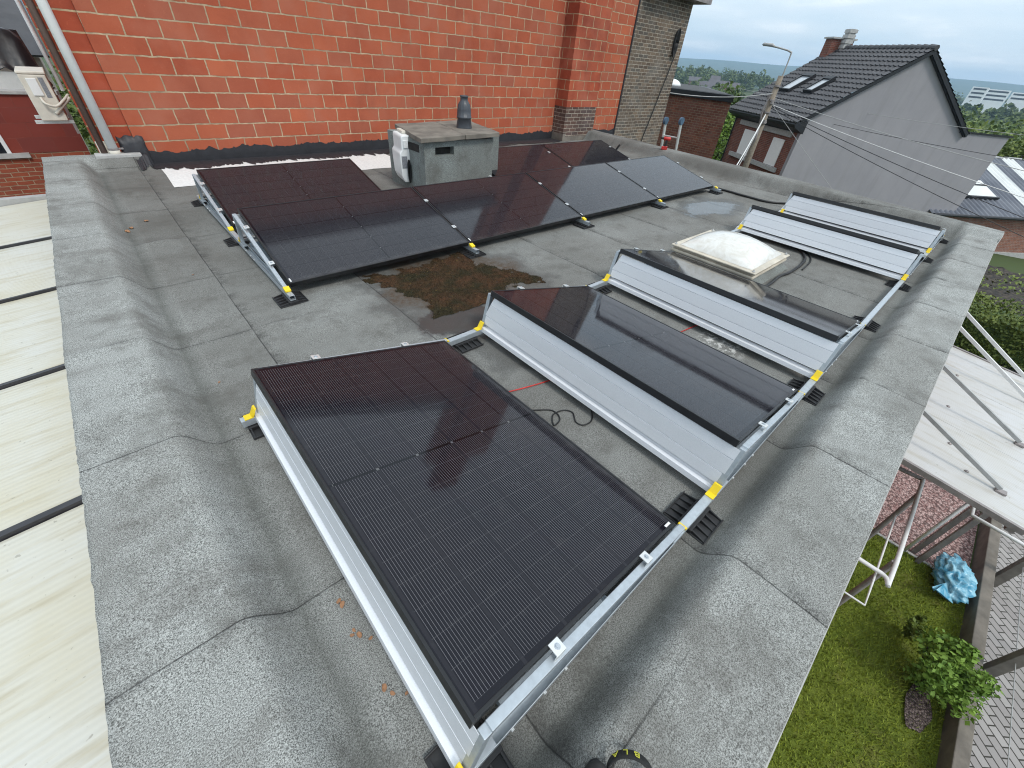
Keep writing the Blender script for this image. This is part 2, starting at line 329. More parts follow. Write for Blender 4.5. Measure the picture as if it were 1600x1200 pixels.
M['poly_r'] = poly('white_polycarbonate', (0.52, 0.515, 0.51), (0.48, 0.465, 0.43), 'x', 0.008)
M['darkbar'] = plain('anthracite_bar', (0.030, 0.029, 0.033), 0.45)
M['whitesteel'] = plain('white_painted_steel', (0.70, 0.69, 0.67), 0.5, var=0.08)
def grass_mat():
    k = NT('grass')
    c = k.mix(k.ramp(k.noise(2.5, 6, 0.65), 0.35, 0.65, 0, 1), (0.150, 0.200, 0.022), (0.225, 0.270, 0.040))
    c = k.mix(k.ramp(k.noise(3.2, 6, 0.65), 0.50, 0.72, 0, 0.75), c, (0.27, 0.23, 0.07))
    c = k.mix(k.ramp(k.noise(90, 3, 0.7), 0.35, 0.65, 0.5, 0), c, (0.045, 0.075, 0.012))
    k.bump(k.noise(120, 3, 0.7), 1.0, 0.02)
    return k.fin(c, 0.8, 0, 0.2)
M['grass'] = grass_mat()
def gravel(name, a, b, sc):
    k = NT(name)
    vo = k.n('ShaderNodeTexVoronoi'); vo.inputs['Scale'].default_value = sc; k.L.new(k.tc.outputs['Object'], vo.inputs['Vector'])
    sp = k.n('ShaderNodeSeparateColor'); k.L.new(vo.outputs['Color'], sp.inputs[0])
    c = k.mix(sp.outputs[0], a, b)
    c = k.mix(k.ramp(vo.outputs['Distance'], 0.35, 0.7, 0, 0.8), c, tuple(v*0.2 for v in a))
    k.bump(k.math('SUBTRACT', 1.0, vo.outputs['Distance']), 0.8, 0.02)
    return k.fin(c, 0.85, 0, 0.3)
M['gravel'] = gravel('pink_gravel', (0.30, 0.165, 0.150), (0.58, 0.42, 0.39), 34)
M['soil'] = gravel('dug_soil', (0.030, 0.024, 0.018), (0.075, 0.058, 0.042), 5)
M['mulch'] = gravel('bark_mulch', (0.07, 0.05, 0.045), (0.24, 0.19, 0.175), 60)
def paver():
    k = NT('block_paving')
    x, y, z = k.sep()
    a = k.math('MULTIPLY', k.math('ADD', x, y), 0.7071); b_ = k.math('MULTIPLY', k.math('SUBTRACT', x, y), 0.7071)
    b = k.n('ShaderNodeTexBrick'); k.L.new(k.comb(a, b_, 0), b.inputs['Vector'])
    b.inputs['Scale'].default_value = 1; b.inputs['Brick Width'].default_value = 0.16; b.inputs['Row Height'].default_value = 0.08
    b.inputs['Mortar Size'].default_value = 0.006; b.inputs['Color1'].default_value = (0.27, 0.25, 0.24, 1); b.inputs['Color2'].default_value = (0.35, 0.33, 0.315, 1)
    b.inputs['Mortar'].default_value = (0.045, 0.042, 0.035, 1)
    c = k.mix(k.ramp(k.noise(1.4, 5), 0.5, 0.75, 0, 0.5), b.outputs[0], (0.10, 0.10, 0.075))
    k.bump(k.math('SUBTRACT', 1.0, b.outputs[1]), 0.5, 0.006)
    return k.fin(c, 0.85, 0, 0.3)
M['paving'] = paver()
M['asphalt'] = plain('asphalt', (0.055, 0.055, 0.056), 0.9, var=0.2, bump=0.4)
def land():
    k = NT('far_land')
    c = k.mix(k.ramp(k.noise(0.012, 6, 0.6), 0.35, 0.65, 0, 1), (0.050, 0.075, 0.026), (0.085, 0.10, 0.045))
    c = k.mix(k.ramp(k.noise(0.05, 6, 0.65), 0.5, 0.7, 0, 0.6), c, (0.030, 0.048, 0.020))
    return k.fin(c, 0.95, 0, 0.1)
M['land'] = land()
def leaf(name, a, b, sc=3.0):
    k = NT(name)
    g = k.n('ShaderNodeNewGeometry')
    c = k.mix(k.ramp(k.noise(sc, 3), 0.35, 0.65, 0, 1), a, b)
    c = k.mix(k.math('MULTIPLY', g.outputs['Random Per Island'], 0.45), c, tuple(min(1, v*1.6) for v in b))
    k.b.inputs['Transmission Weight'].default_value = 0.0
    return k.fin(c, 0.6, 0, 0.25)
M['leaf_dark'] = leaf('dark_leaves', (0.040, 0.070, 0.018), (0.078, 0.118, 0.030), 2)
M['leaf_mid'] = leaf('mid_leaves', (0.055, 0.092, 0.022), (0.105, 0.145, 0.038), 0.8)
M['leaf_light'] = leaf('light_leaves', (0.070, 0.105, 0.018), (0.125, 0.155, 0.030), 0.8)
M['leaf_bush'] = leaf('bush_leaves', (0.075, 0.150, 0.022), (0.170, 0.265, 0.045), 6)
M['leaf_grass'] = leaf('grass_blades', (0.15, 0.195, 0.02), (0.225, 0.265, 0.035), 3)
M['leaf_far'] = leaf('far_leaves', (0.050, 0.080, 0.022), (0.115, 0.145, 0.042), 0.05)
M['leaf_hedge'] = leaf('hedge_leaves', (0.045, 0.068, 0.014), (0.115, 0.145, 0.030), 2.5)
M['bark'] = plain('bark', (0.08, 0.062, 0.045), 0.9, var=0.3)
def moss_mat():
    k = NT('moss')
    x, y, z = k.sep()
    c = k.mix(k.ramp(k.noise(3.2, 5, 0.6), 0.42, 0.60, 0, 1), (0.034, 0.028, 0.012), (0.088, 0.042, 0.020))
    c = k.mix(k.ramp(k.noise(34, 4, 0.7), 0.42, 0.7, 0, 0.8), c, (0.015, 0.012, 0.006))
    c = k.mix(k.ramp(k.noise(60, 2), 0.66, 0.72, 0, 0.8), c, (0.17, 0.12, 0.04))
    k.bump(k.noise(70, 4, 0.7), 1.0, 0.02)
    return k.fin(c, 0.85, 0, 0.2)
M['moss'] = moss_mat()
def water_mat():
    k = NT('puddle_water')
    return k.fin((0.05, 0.05, 0.05), 0.05, 0, 0.6)
M['water'] = water_mat()
def bag_mat():
    k = NT('blue_bag_film')
    c = k.mix(k.ramp(k.noise(9, 5, 0.6, dist=1.0), 0.4, 0.65, 0, 1), (0.07, 0.30, 0.45), (0.36, 0.62, 0.72))
    return k.fin(c, 0.25, 0, 0.5)
M['bag'] = bag_mat()
M['deadleaf'] = plain('dead_leaf', (0.33, 0.17, 0.085), 0.7, var=0.35, scale=50)
M['leather'] = plain('worn_black_leather', (0.030, 0.029, 0.028), 0.65, var=0.5, scale=25, bump=0.4)
M['navy'] = plain('navy_cloth', (0.020, 0.026, 0.045), 0.9, bump=0.5, bscale=200)
M['webbing'] = plain('black_webbing', (0.018, 0.018, 0.017), 0.8, bump=0.4, bscale=300)
M['yellowprint'] = plain('yellow_print', (0.62, 0.60, 0.06), 0.7, var=0.05)
M['housewhite'] = plain('white_wall', (0.85, 0.86, 0.86), 0.8, var=0.05, scale=0.3)
M['housecream'] = plain('cream_wall', (0.42, 0.36, 0.30), 0.8, var=0.12, scale=0.3)
M['housered'] = plain('far_red_brick', (0.22, 0.105, 0.08), 0.85, var=0.15, scale=0.4)
M['farroof'] = plain('far_roof', (0.10, 0.09, 0.095), 0.8, var=0.2, scale=0.2)
M['farglass'] = plain('far_window', (0.05, 0.06, 0.07), 0.3)
def corr_mat():
    k = NT('grey_corrugated_sheet')
    c = k.mix(k.ramp(k.noise(0.7, 5), 0.35, 0.65, 0, 1), (0.115, 0.125, 0.150), (0.175, 0.185, 0.21))
    return k.fin(c, 0.55, 0, 0.4)
M['corr'] = corr_mat()
M['lightsheet'] = plain('translucent_sheet', (0.64, 0.65, 0.63), 0.5, var=0.08, scale=1)

# ------------------------------------------------------------------ mesh helpers
class MB:
    def __init__(s): s.v = []; s.f = []; s.mi = []
    def add(s, vs, fs, mi=0):
        o = len(s.v); s.v += [tuple(q) for q in vs]
        for q in fs: s.f.append(tuple(o+i for i in q)); s.mi.append(mi)
    def box(s, a, b, M4=None, mi=0):
        (x0, y0, z0), (x1, y1, z1) = a, b
        vs = [Vector(q) for q in ((x0,y0,z0),(x1,y0,z0),(x1,y1,z0),(x0,y1,z0),(x0,y0,z1),(x1,y0,z1),(x1,y1,z1),(x0,y1,z1))]
        if M4 is not None: vs = [M4 @ q for q in vs]
        s.add(vs, [(0,3,2,1),(4,5,6,7),(0,1,5,4),(1,2,6,5),(2,3,7,6),(3,0,4,7)], mi)
    def bar(s, p, q, w, h, upv=(0, 0, 1), mi=0):
        p, q = Vector(p), Vector(q); d = (q-p); L = d.length; d.normalize()
        sx = d.cross(Vector(upv))
        if sx.length < 1e-4: sx = d.cross(Vector((1, 0, 0)))
        sx.normalize(); sz = sx.cross(d)
        vs = []
        for t in (p, q):
            for a, b in ((-1,-1),(1,-1),(1,1),(-1,1)): vs.append(t + sx*a*w/2 + sz*b*h/2)
        s.add(vs, [(0,1,2,3),(7,6,5,4),(0,4,5,1),(1,5,6,2),(2,6,7,3),(3,7,4,0)], mi)
    def tube(s, pts, r, n=8, mi=0, cap=True):
        pts = [Vector(p) for p in pts]
        rs = r if isinstance(r, (list, tuple)) else [r]*len(pts)
        o = len(s.v); prev = None
        for i, p in enumerate(pts):
            d = (pts[min(i+1, len(pts)-1)] - pts[max(i-1, 0)]).normalized()
            if prev is None:
                x = d.orthogonal().normalized()
            else:
                x = (prev - d*prev.dot(d))
                x = x.normalized() if x.length > 1e-6 else d.orthogonal().normalized()
            prev = x; y = d.cross(x)
            for k in range(n):
                a = 2*PI*k/n; s.v.append(tuple(p + (x*math.cos(a)+y*math.sin(a))*rs[i]))
        for i in range(len(pts)-1):
            for k in range(n):
                k2 = (k+1) % n
                s.f.append((o+i*n+k, o+i*n+k2, o+(i+1)*n+k2, o+(i+1)*n+k)); s.mi.append(mi)
        if cap:
            s.f.append(tuple(o+k for k in range(n-1, -1, -1))); s.mi.append(mi)
            e = o+(len(pts)-1)*n; s.f.append(tuple(e+k for k in range(n))); s.mi.append(mi)
    def lathe(s, prof, c=(0, 0, 0), n=24, mi=0, flute=None):
        o = len(s.v)
        for j, (r, z) in enumerate(prof):
            for k in range(n):
                a = 2*PI*k/n; rr = r*(1+(flute(j, a) if flute else 0))
                s.v.append((c[0]+rr*math.cos(a), c[1]+rr*math.sin(a), c[2]+z))
        for j in range(len(prof)-1):
            for k in range(n):
                k2 = (k+1) % n
                s.f.append((o+j*n+k, o+j*n+k2, o+(j+1)*n+k2, o+(j+1)*n+k)); s.mi.append(mi)
        s.f.append(tuple(o+(len(prof)-1)*n+k for k in range(n))); s.mi.append(mi)
        s.f.append(tuple(o+k for k in range(n-1, -1, -1))); s.mi.append(mi)
    def prism(s, poly, a, b, M4=None, mi=0):
        """poly: list of (u,w) in the local xz plane, extruded from y=a to y=b"""
        n = len(poly)
        vs = [Vector((u, a, w)) for u, w in poly] + [Vector((u, b, w)) for u, w in poly]
        if M4 is not None: vs = [M4 @ q for q in vs]
        s.add(vs, [tuple(range(n)), tuple(range(2*n-1, n-1, -1))] + [(i, i+n, (i+1) % n+n, (i+1) % n) for i in range(n)], mi)
    def build(s, name, mats, parent=None, smooth=False, bevel=0.0, loc=None, kind=None):
        me = bpy.data.meshes.new(name); me.from_pydata(s.v, [], s.f)
        if not isinstance(mats, (list, tuple)): mats = [mats]
        for q in mats: me.materials.append(M[q] if isinstance(q, str) else q)
        if any(s.mi): me.polygons.foreach_set('material_index', s.mi)
        bm = bmesh.new(); bm.from_mesh(me); bmesh.ops.recalc_face_normals(bm, faces=bm.faces); bm.to_mesh(me); bm.free()
        if smooth: me.polygons.foreach_set('use_smooth', [True]*len(me.polygons))
        me.update()
        o = bpy.data.objects.new(name, me); COL.objects.link(o)
        if parent is not None: o.parent = parent
        if loc is not None: o.location = loc
        if bevel:
            md = o.modifiers.new('bevel', 'BEVEL'); md.width = bevel; md.segments = 2; md.limit_method = 'ANGLE'
        if kind: o['kind'] = kind
        return o
def each(mb, name, mats, parent=None, **k):
    """every loose piece of the shape as an object of its own"""
    par = list(range(len(mb.v)))
    def find(a):
        while par[a] != a: par[a] = par[par[a]]; a = par[a]
        return a
    for f in mb.f:
        for i in f[1:]: par[find(i)] = find(f[0])
    gr = {}
    for f, mi in zip(mb.f, mb.mi): gr.setdefault(find(f[0]), []).append((f, mi))
    r = []
    for fs in gr.values():
        q = MB(); mp = {}
        for f, mi in fs:
            for i in f:
                if i not in mp: mp[i] = len(q.v); q.v.append(mb.v[i])
            q.f.append(tuple(mp[i] for i in f)); q.mi.append(mi)
        r.append(q.build(name, mats, parent, **k))
    return r
def tag(o, label, cat, group=None, kind=None):
    o['label'] = label; o['category'] = cat
    if group: o['group'] = group
    if kind: o['kind'] = kind
    return o
def thing(name, label, cat, loc=(0, 0, 0), rot=(0, 0, 0), group=None):
    o = bpy.data.objects.new(name, None); COL.objects.link(o); o.empty_display_size = 0.1
    o.location = loc; o.rotation_euler = rot
    return tag(o, label, cat, group)
def dup(root, loc, rot, label, group=None):
    r = root.copy(); COL.objects.link(r); r.location = loc; r.rotation_euler = rot; r['label'] = label
    if group: r['group'] = group
    for ch in list(root.children):
        c = ch.copy(); COL.objects.link(c); c.parent = r
        for g in ch.children:
            d = g.copy(); COL.objects.link(d); d.parent = c
    return r
def nz(x, y, z=0.0, s=1.0): return noise.noise(Vector((x*s, y*s, z*s)))
def smooth(t): t = max(0.0, min(1.0, t)); return t*t*(3-2*t)
def irregular(cx, cy, rx, ry, n=40, amp=0.35, seed=0, fr=1.6):
    return [(cx+rx*math.cos(a)*(1+amp*nz(math.cos(a)*fr, math.sin(a)*fr, seed)), cy+ry*math.sin(a)*(1+amp*nz(math.cos(a)*fr, math.sin(a)*fr, seed+5))) for a in (2*PI*i/n for i in range(n))]

# ------------------------------------------------------------------ terrain
def G(x, y):
    r = math.hypot(x, y)
    if x < 12 and abs(y) < 14 or r < 12: return -3.02
    pts = [(12, -3.02), (16, -3.1), (24, -4.2), (32, -5.35), (43, -6.45), (70, -10), (120, -14), (250, -18), (450, -16), (600, -13), (800, -12), (1400, -20), (2600, -26), (3600, 10), (4600, 84), (5200, 98), (6500, 80)]
    for (a, za), (b, zb) in zip(pts, pts[1:]):
        if r <= b:
            z = za+(zb-za)*(r-a)/(b-a); break
    else: z = 60
    az = math.atan2(y, x)
    if r > 3000: z += (r-3000)/2000*(34*math.sin(az*2.2+0.3)+16*math.sin(az*9)+5*math.sin(az*31)) - (r-3000)/2000*22
    elif r > 100: z += 1.5*nz(x, y, 0, 0.006)
    return z
mb = MB()
rings = [0, 6, 9, 12, 14, 16, 20, 24, 28, 32, 38, 43, 55, 70, 90, 120, 170, 250, 350, 450, 600, 800, 1100, 1400, 2000, 2600, 3100, 3600, 4100, 4600, 4900, 5200, 5800, 6500]
NA = 160
for r in rings:
    for k in range(NA):
        a = 2*PI*k/NA; mb.v.append((r*math.cos(a), r*math.sin(a), G(r*math.cos(a), r*math.sin(a))))
for i in range(len(rings)-1):
    for k in range(NA):
        k2 = (k+1) % NA; mb.f.append((i*NA+k, i*NA+k2, (i+1)*NA+k2, (i+1)*NA+k)); mb.mi.append(0)
mb.build('ground', 'land', smooth=True, kind='structure')
def sheet(name, pts, z, mat, kind='structure', label=None):
    mb = MB(); mb.add([(x, y, z if z is not None else G(x, y)+0.02) for x, y in pts], [tuple(range(len(pts)))])
    return mb.build(name, mat, kind=kind)
sheet('gravel_bed', [(5.75, -0.55), (9.0, -0.55), (9.0, -2.45), (5.75, -2.45)], -3.008, 'gravel')
sheet('paved_path', [(-2, -2.58), (11.5, -2.58), (11.5, -7.5), (-2, -7.5)], -3.008, 'paving')
sheet('concrete_path', [(9.0, -0.55), (12.6, -0.55), (12.6, -2.58), (9.0, -2.58)], -3.006, 'concrete')
mb = MB()                                          # lawn: a slightly uneven sheet
nx, ny = 60, 24
for i in range(nx+1):
    for j in range(ny+1):
        x = -2+7.74*i/nx; y = -0.55-1.93*j/ny
        mb.v.append((x, y, -2.995+0.02*nz(x, y, 0, 2.5)))
for i in range(nx):
    for j in range(ny):
        a = i*(ny+1)+j; mb.f.append((a, a+1, a+ny+2, a+ny+1)); mb.mi.append(0)
mb.build('lawn', 'grass', smooth=True, kind='structure')
mb = MB(); rg = random.Random(3)                   # blades of grass
for _ in range(26000):
    x = rg.uniform(1.6, 5.72); y = rg.uniform(-2.46, -0.57); h = rg.uniform(0.02, 0.05); a = rg.uniform(0, 2*PI)
    dxx, dyy = math.cos(a)*0.006, math.sin(a)*0.006; lx, ly = rg.uniform(-.03, .03), rg.uniform(-.03, .03)
    z = -2.998+0.02*nz(x, y, 0, 2.5)
    mb.add([(x-dxx, y-dyy, z), (x+dxx, y+dyy, z), (x+lx, y+ly, z+h)], [(0, 1, 2)])
tag(mb.build('grass', 'leaf_grass'), 'short green mown grass of the back lawn beside the flat roof', 'grass', kind='stuff')
mb = MB(); N = 40                                   # dug garden beyond the hedge
for i in range(N+1):
    for j in range(N+1):
        x = 15.2+20*i/N; y = -7+9*j/N
        mb.v.append((x, y, G(x, y)+0.05+0.10*nz(x, y, 0, 1.7)+0.06*nz(x, y, 4, 5)))
for i in range(N):
    for j in range(N):
        a = i*(N+1)+j; mb.f.append((a, a+1, a+N+2, a+N+1)); mb.mi.append(0)
mb.build('soil_field', 'soil', smooth=True, kind='structure')
mb = MB(); rg = random.Random(5)
for _ in range(2600):
    x = rg.uniform(15.4, 35); y = rg.uniform(-7, 2)
    if nz(x, y, 9, 0.5)+rg.uniform(-.25, .25) < 0.05: continue
    z = G(x, y)+0.08+0.10*nz(x, y, 0, 1.7); a = rg.uniform(0, 2*PI); s = rg.uniform(.06, .16)
    mb.add([(x, y, z), (x+s*math.cos(a), y+s*math.sin(a), z+s*.8), (x+s*math.cos(a+1), y+s*math.sin(a+1), z+s*.6)], [(0, 1, 2)])
tag(mb.build('weeds', 'leaf_light'), 'patchy green weeds growing over the dug garden soil', 'weeds', kind='stuff')
st = []
for t in (-30, -10, 5, 15, 30): st.append((19.5+t*0.6*0.55, 6.5+t*0.8))
mb = MB()
for i in range(9):
    t = -14+i*5
    for w in (-2.6, 2.6):
        x = 19.2+t*0.599-w*0.801; y = 7.8+t*0.801+w*0.599; mb.v.append((x, y, G(x, y)+0.03))
for i in range(8): mb.f.append((2*i, 2*i+1, 2*i+3, 2*i+2)); mb.mi.append(0)
mb.build('road', 'asphalt', kind='structure')

# ------------------------------------------------------------------ the flat roof
XO, YO, YW = -0.72, -0.585, 8.15
def xfar(y): return 9.02+0.13*(y+0.5)               # outer line of the far parapet
def roof_h(x, y):
    d_l = x-XO; d_r = y-YO; d_f = xfar(y)-x
    tl = 0.145*(1-smooth((d_l-0.33)/0.15)); tr = 0.125*(1-smooth((d_r-0.33)/0.135)); tf = 0.20*(1-smooth((d_f-0.30)/0.22))
    tb = 0.15*(1-smooth((YW-y-0.12)/0.22)) if x < 0.35 else 0.0
    h = max(tl, tr, tf, tb)
    h += 0.004*nz(x, y, 0, 1.3) + 0.0025*nz(x, y, 3, 4.5)
    if x < 0.3: h += (0.012*max(0.0, 0.55-3*abs(nz(x*0.35, y, 7, 1.5)))*smooth((0.2-x)/0.3)+0.003*math.sin(y*6.2+2*nz(x, y, 0, 1.0))*smooth((-0.2-x)/0.3))*smooth((y-2.3)/2.0)
    for i in range(-1, 10):                         # lapped felt strips: one edge lies on the next
        xs = 1.15+0.965*i+0.02*nz(y, i, 0, 1.0)
        if xs <= x < xs+0.10 and x > -0.3: h += 0.0035*(1-(x-xs)/0.10)
    if x < 0.6:
        for i in range(-2, 8):
            ys = 1.75+1.02*i+0.02*nz(x, i, 1, 1.0)
            if ys-0.12 < y <= ys: h += 0.003*(1-(ys-y)/0.12)
    # wrinkles and blisters
    for bx, by, br, bh in ((0.0, 4.75, .20, .022), (0.25, 4.5, .16, .012), (0.05, 5.2, .12, .012), (0.33, 2.75, .10, .010), (0.52, 2.55, .12, .012), (0.8, 2.9, .18, .010), (-0.1, 6.6, .25, .03), (0.1, 7.3, .22, .03), (-.35, 7.7, .2, .02)):
        q = math.hypot((x-bx)/1.6, y-by)/br
        if q < 1: h += bh*(1-q*q)**2*(1+0.8*nz(x, y, 2, 14))
    return h
def axis_pts(a, b, fine, coarse, cut):
    p, v = [], a
    while v < b-1e-6:
        p.append(v); v += fine if v < cut else coarse
    p.append(b); return p
xs = axis_pts(0, 1, 0, 1, -1) if False else None
us = []; v = 0.0
while v < 1-1e-9:
    us.append(v); v += 0.0022 if v < 0.36 else 0.0042
us.append(1.0)
ys = []; v = YO
while v < YW-1e-6:
    ys.append(v); v += 0.022 if v < 2.5 else 0.04
ys.append(YW)
annexe = thing('flat_roof_annexe', 'grey felted flat roof with low parapets carrying the solar panels', 'building')
mb = MB()
for y in ys:
    xf = xfar(y)
    for i, u in enumerate(us):
        x = XO+(xf-XO)*u
        xx, yy = x, y
        if i == 0: xx += 0.005*nz(0, y, 0, 14)+0.004*nz(0, y, 0, 32)+0.008*nz(0, y, 3, 1.6)
        if y == YO: yy += 0.004*nz(x, 0, 0, 6)
        mb.v.append((xx, yy, roof_h(x, y)))
nu, ny = len(us), len(ys)
for j in range(ny-1):
    for i in range(nu-1):
        a = j*nu+i; mb.f.append((a, a+1, a+nu+1, a+nu)); mb.mi.append(0)
# turned-down edges
def skirt(idx):
    for a, b in zip(idx, idx[1:]):
        o = len(mb.v)
        for k in (a, b): x, y, z = mb.v[k]; mb.v.append((x, y, z-0.05 if idx[0] != nu-1 else -0.06))
        mb.f.append((a, b, o+1, o)); mb.mi.append(0)
skirt([j*nu for j in range(ny)]); skirt([j*nu+nu-1 for j in range(ny)]); skirt(list(range(nu)))
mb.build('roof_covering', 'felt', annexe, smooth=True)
mb = MB()
for i in range(60):
    x0 = XO+(xfar(YO)-XO)*i/60; x1 = XO+(xfar(YO)-XO)*(i+1)/60
    z0, z1 = roof_h(x0, YO)-0.012, roof_h(x1, YO)-0.012
    mb.bar((x0, YO-0.004, z0-0.022), (x1, YO-0.004, z1-0.022), 0.006, 0.040)
mb.build('edge_trim', 'concrete', annexe)
mb = MB()
mb.box((XO+0.03, YO+0.03, -3.1), (XO+0.25, YW, -0.04)); mb.box((XO+0.25, YO+0.03, -3.1), (8.85, YO+0.25, -0.04))
mb.add([(8.7, YO+.25, -3.1), (8.95, YO+.25, -3.1), (10.1, YW, -3.1), (9.8, YW, -3.1), (8.7, YO+.25, -.04), (8.95, YO+.25, -.04), (10.1, YW, -.04), (9.8, YW, -.04)], [(3, 2, 1, 0), (4, 5, 6, 7), (0, 1, 5, 4), (1, 2, 6, 5), (2, 3, 7, 6), (3, 0, 4, 7)])
mb.build('wall', 'housebrick', annexe)
# silver-white painted strip at the foot of the house wall
mb = MB(); n = 150
for i in range(n+1):
    x = 0.40+3.43*i/n
    for j, t in enumerate((0, .33, .66, 1)):
        y = 6.72+t*(1.20+0.06*nz(x, 0, 0, 16))
        if j == 0: y += 0.03*nz(x, 5, 0, 3)
        mb.v.append((x+(0.04*t if i == 0 else 0), y, roof_h(x, y)+0.006))
for i in range(n):
    for j in range(3): a = i*4+j; mb.f.append((a, a+1, a+5, a+4)); mb.mi.append(0)
mb.build('painted_strip', 'whitewash', annexe)
mb = MB(); n = 520
for i in range(n+1):
    x = 0.20+8.55*i/n; yy = 7.72+0.16*nz(x, 0, 0, 1.6)+0.16*nz(x, 1, 0, 11)+0.20*max(0, nz(x, 2, 0, 34))-0.12*abs(nz(x, 4, 0, 60))
    for j, y in enumerate((yy, (yy+8.12)/2, 8.13)): mb.v.append((x, y, roof_h(x, y)+0.011))
for i in range(n):
    for j in range(2): a = i*3+j; mb.f.append((a, a+3, a+4, a+1)); mb.mi.append(0)
mb.build('tar_strip', 'tar', annexe)
# puddles and moss
mb = MB(); n = 110; idx = {}
for i in range(n):
    for j in range(n):
        x = 1.15+1.45*i/(n-1); y = 2.15+1.15*j/(n-1)
        u, v = (x-1.82)/0.52, (y-2.66)/0.45
        d = max(abs(u+0.15*v)**1.0, abs(v))+0.35*nz(x, y, 1, 3)+0.2*nz(x, y, 4, 12)
        e = smooth((1.0-d)/0.22)
        if d < 1.02:
            idx[i, j] = len(mb.v)
            mb.v.append((x, y, roof_h(x, y)+0.002+e*(0.007+0.010*nz(x, y, 0, 9)+0.008*nz(x, y, 0, 30))))
for (i, j) in list(idx):
    q = [(i, j), (i+1, j), (i+1, j+1), (i, j+1)]
    if all(t in idx for t in q): mb.f.append(tuple(idx[t] for t in q)); mb.mi.append(0)
rg = random.Random(8); base = list(mb.v)
for _ in range(9000):
    x, y, z = rg.choice(base); x += rg.uniform(-.008, .008); y += rg.uniform(-.008, .008); h = rg.uniform(.006, .018); a = rg.uniform(0, 2*PI)
    mb.add([(x-.002*math.cos(a), y-.002*math.sin(a), z-.003), (x+.002*math.cos(a), y+.002*math.sin(a), z-.003), (x+rg.uniform(-.01, .01), y+rg.uniform(-.01, .01), z+h)], [(0, 1, 2)])
tag(mb.build('moss', 'moss'), 'brown and rust coloured moss patch in the damp middle of the flat roof', 'moss', kind='stuff')

# ------------------------------------------------------------------ solar panels
L, WD, TH = 1.753, 1.134, 0.228
FH = 0.038
panel0 = thing('solar_panel', 'x', 'solar panel', group='black solar panels on the flat roof')
mb = MB(); lip = 0.011
mb.box((0, 0, -FH), (lip, L, 0)); mb.box((WD-lip, 0, -FH), (WD, L, 0))
mb.box((lip, 0, -FH), (WD-lip, lip, -0.0004)); mb.box((lip, L-lip, -FH), (WD-lip, L, -0.0004))
mb.build('frame', 'frame', panel0, bevel=0.0015)
mb = MB(); mb.box((lip, lip, -0.008), (WD-lip, L-lip, -0.0025)); mb.build('glass', 'cells', panel0)
mb = MB(); mb.box((WD-0.060, 0.0115, -0.0025), (WD-0.020, 0.022, -0.0012)); mb.build('sticker', 'white', panel0)
mb = MB(); mb.box((0.25, L/2-0.05, -0.026), (0.35, L/2+0.05, -0.0085)); mb.build('junction_box', 'frame', panel0)
H0 = 0.366
colx = [0.0, 1.499, 2.986, 5.842, 7.295]
coll = ['nearest black solar panel, tilted, with fine silver lines running down its cells',
        'second black solar panel from the camera along the garden parapet, reflecting the red wall',
        'black solar panel right beside the white skylight dome, reflecting the dome',
        'black solar panel just beyond the skylight dome, seen almost edge on over its zinc deflector',
        'farthest black solar panel of the single file, next to the far parapet']
TB = 0.245; cB = WD*math.cos(TB); HB = 0.388
rowx = [0.578, 2.341, 4.114, 5.887]
rowl = ['leftmost panel of the long front row of four panels',
        'second panel from the left in the front row, before the chimney',
        'third panel from the left in the long front row of four',
        'rightmost pale panel of the long front row of four, mirroring the bright sky']
backx = [0.578, 4.205, 5.973]
backl = ['panel alone left of the squat chimney, in the row nearest the red wall',
         'panel directly right of the squat chimney, in the row nearest the red wall',
         'panel at the right end of the row nearest the red wall']
first = True
for x, lb in zip(colx, coll):
    if first:
        panel0.location = (x, 0, H0); panel0.rotation_euler = (0, TH, 0); panel0['label'] = lb; first = False
    else: dup(panel0, (x, 0.02 if x > 5 else 0, H0), (0, TH, 0), lb)
for x, lb in zip(rowx, rowl): dup(panel0, (x, 4.199, HB), (0, TB, R(-90)), lb)
for x, lb in zip(backx, backl): dup(panel0, (x, 5.758, HB), (0, TB, R(-90)), lb)

# wind deflectors under the high edges
GRP = 'zinc wind deflectors under the panels'
def make_deflector(label):
    t = thing('wind_deflector', label, 'deflector', group=GRP)
    prof = [(0.004, 0.318), (-0.0105, 0.2635), (-0.0055, 0.2625), (-0.0060, 0.2590), (-0.0115, 0.2580), (-0.0275, 0.1755), (-0.0225, 0.1745), (-0.0230, 0.1710), (-0.0285, 0.1700), (-0.042, 0.110), (-0.030, 0.108)]
    def strip(pr, th=0.002):
        mb = MB(); n = len(pr); o = 0
        for e_ in (0, 1):
            for d in (0, th):
                for u, w in pr: mb.v.append((u+d, L-0.03+(0.318-w)*0.36 if e_ else -0.022, w))
        for i in range(n-1):
            mb.f += [(i, i+1, 2*n+i+1, 2*n+i), (n+i, 3*n+i, 3*n+i+1, n+i+1)]
            mb.f += [(i, n+i, n+i+1, i+1), (2*n+i, 2*n+i+1, 3*n+i+1, 3*n+i)]
        mb.f += [(0, 2*n, 3*n, n), (n-1, 2*n-1, 4*n-1, 3*n-1)]
        mb.mi = [0]*len(mb.f)
        return mb
    strip(prof).build('upper_sheet', 'zinc', t)
    strip([(-0.020, 0.094), (-0.034, 0.086), (-0.062, 0.082), (-0.068, 0.054)]).build('bottom_lip', 'zinc', t)
    mb = MB()
    for yy in (0.0, L):
        mb.tube([(-0.052, yy, 0.074), (-0.052, yy, 0.083)], 0.007, 8)
    each(mb, 'bolt', 'alu', t)
    return t
d0 = make_deflector('nearest zinc wind deflector, below the high edge of the nearest solar panel')
dl = ['zinc wind deflector of the second panel, with three long horizontal folds', 'zinc wind deflector in front of the panel beside the skylight dome',
      'zinc wind deflector directly behind the skylight dome', 'farthest zinc wind deflector, close to the far parapet']
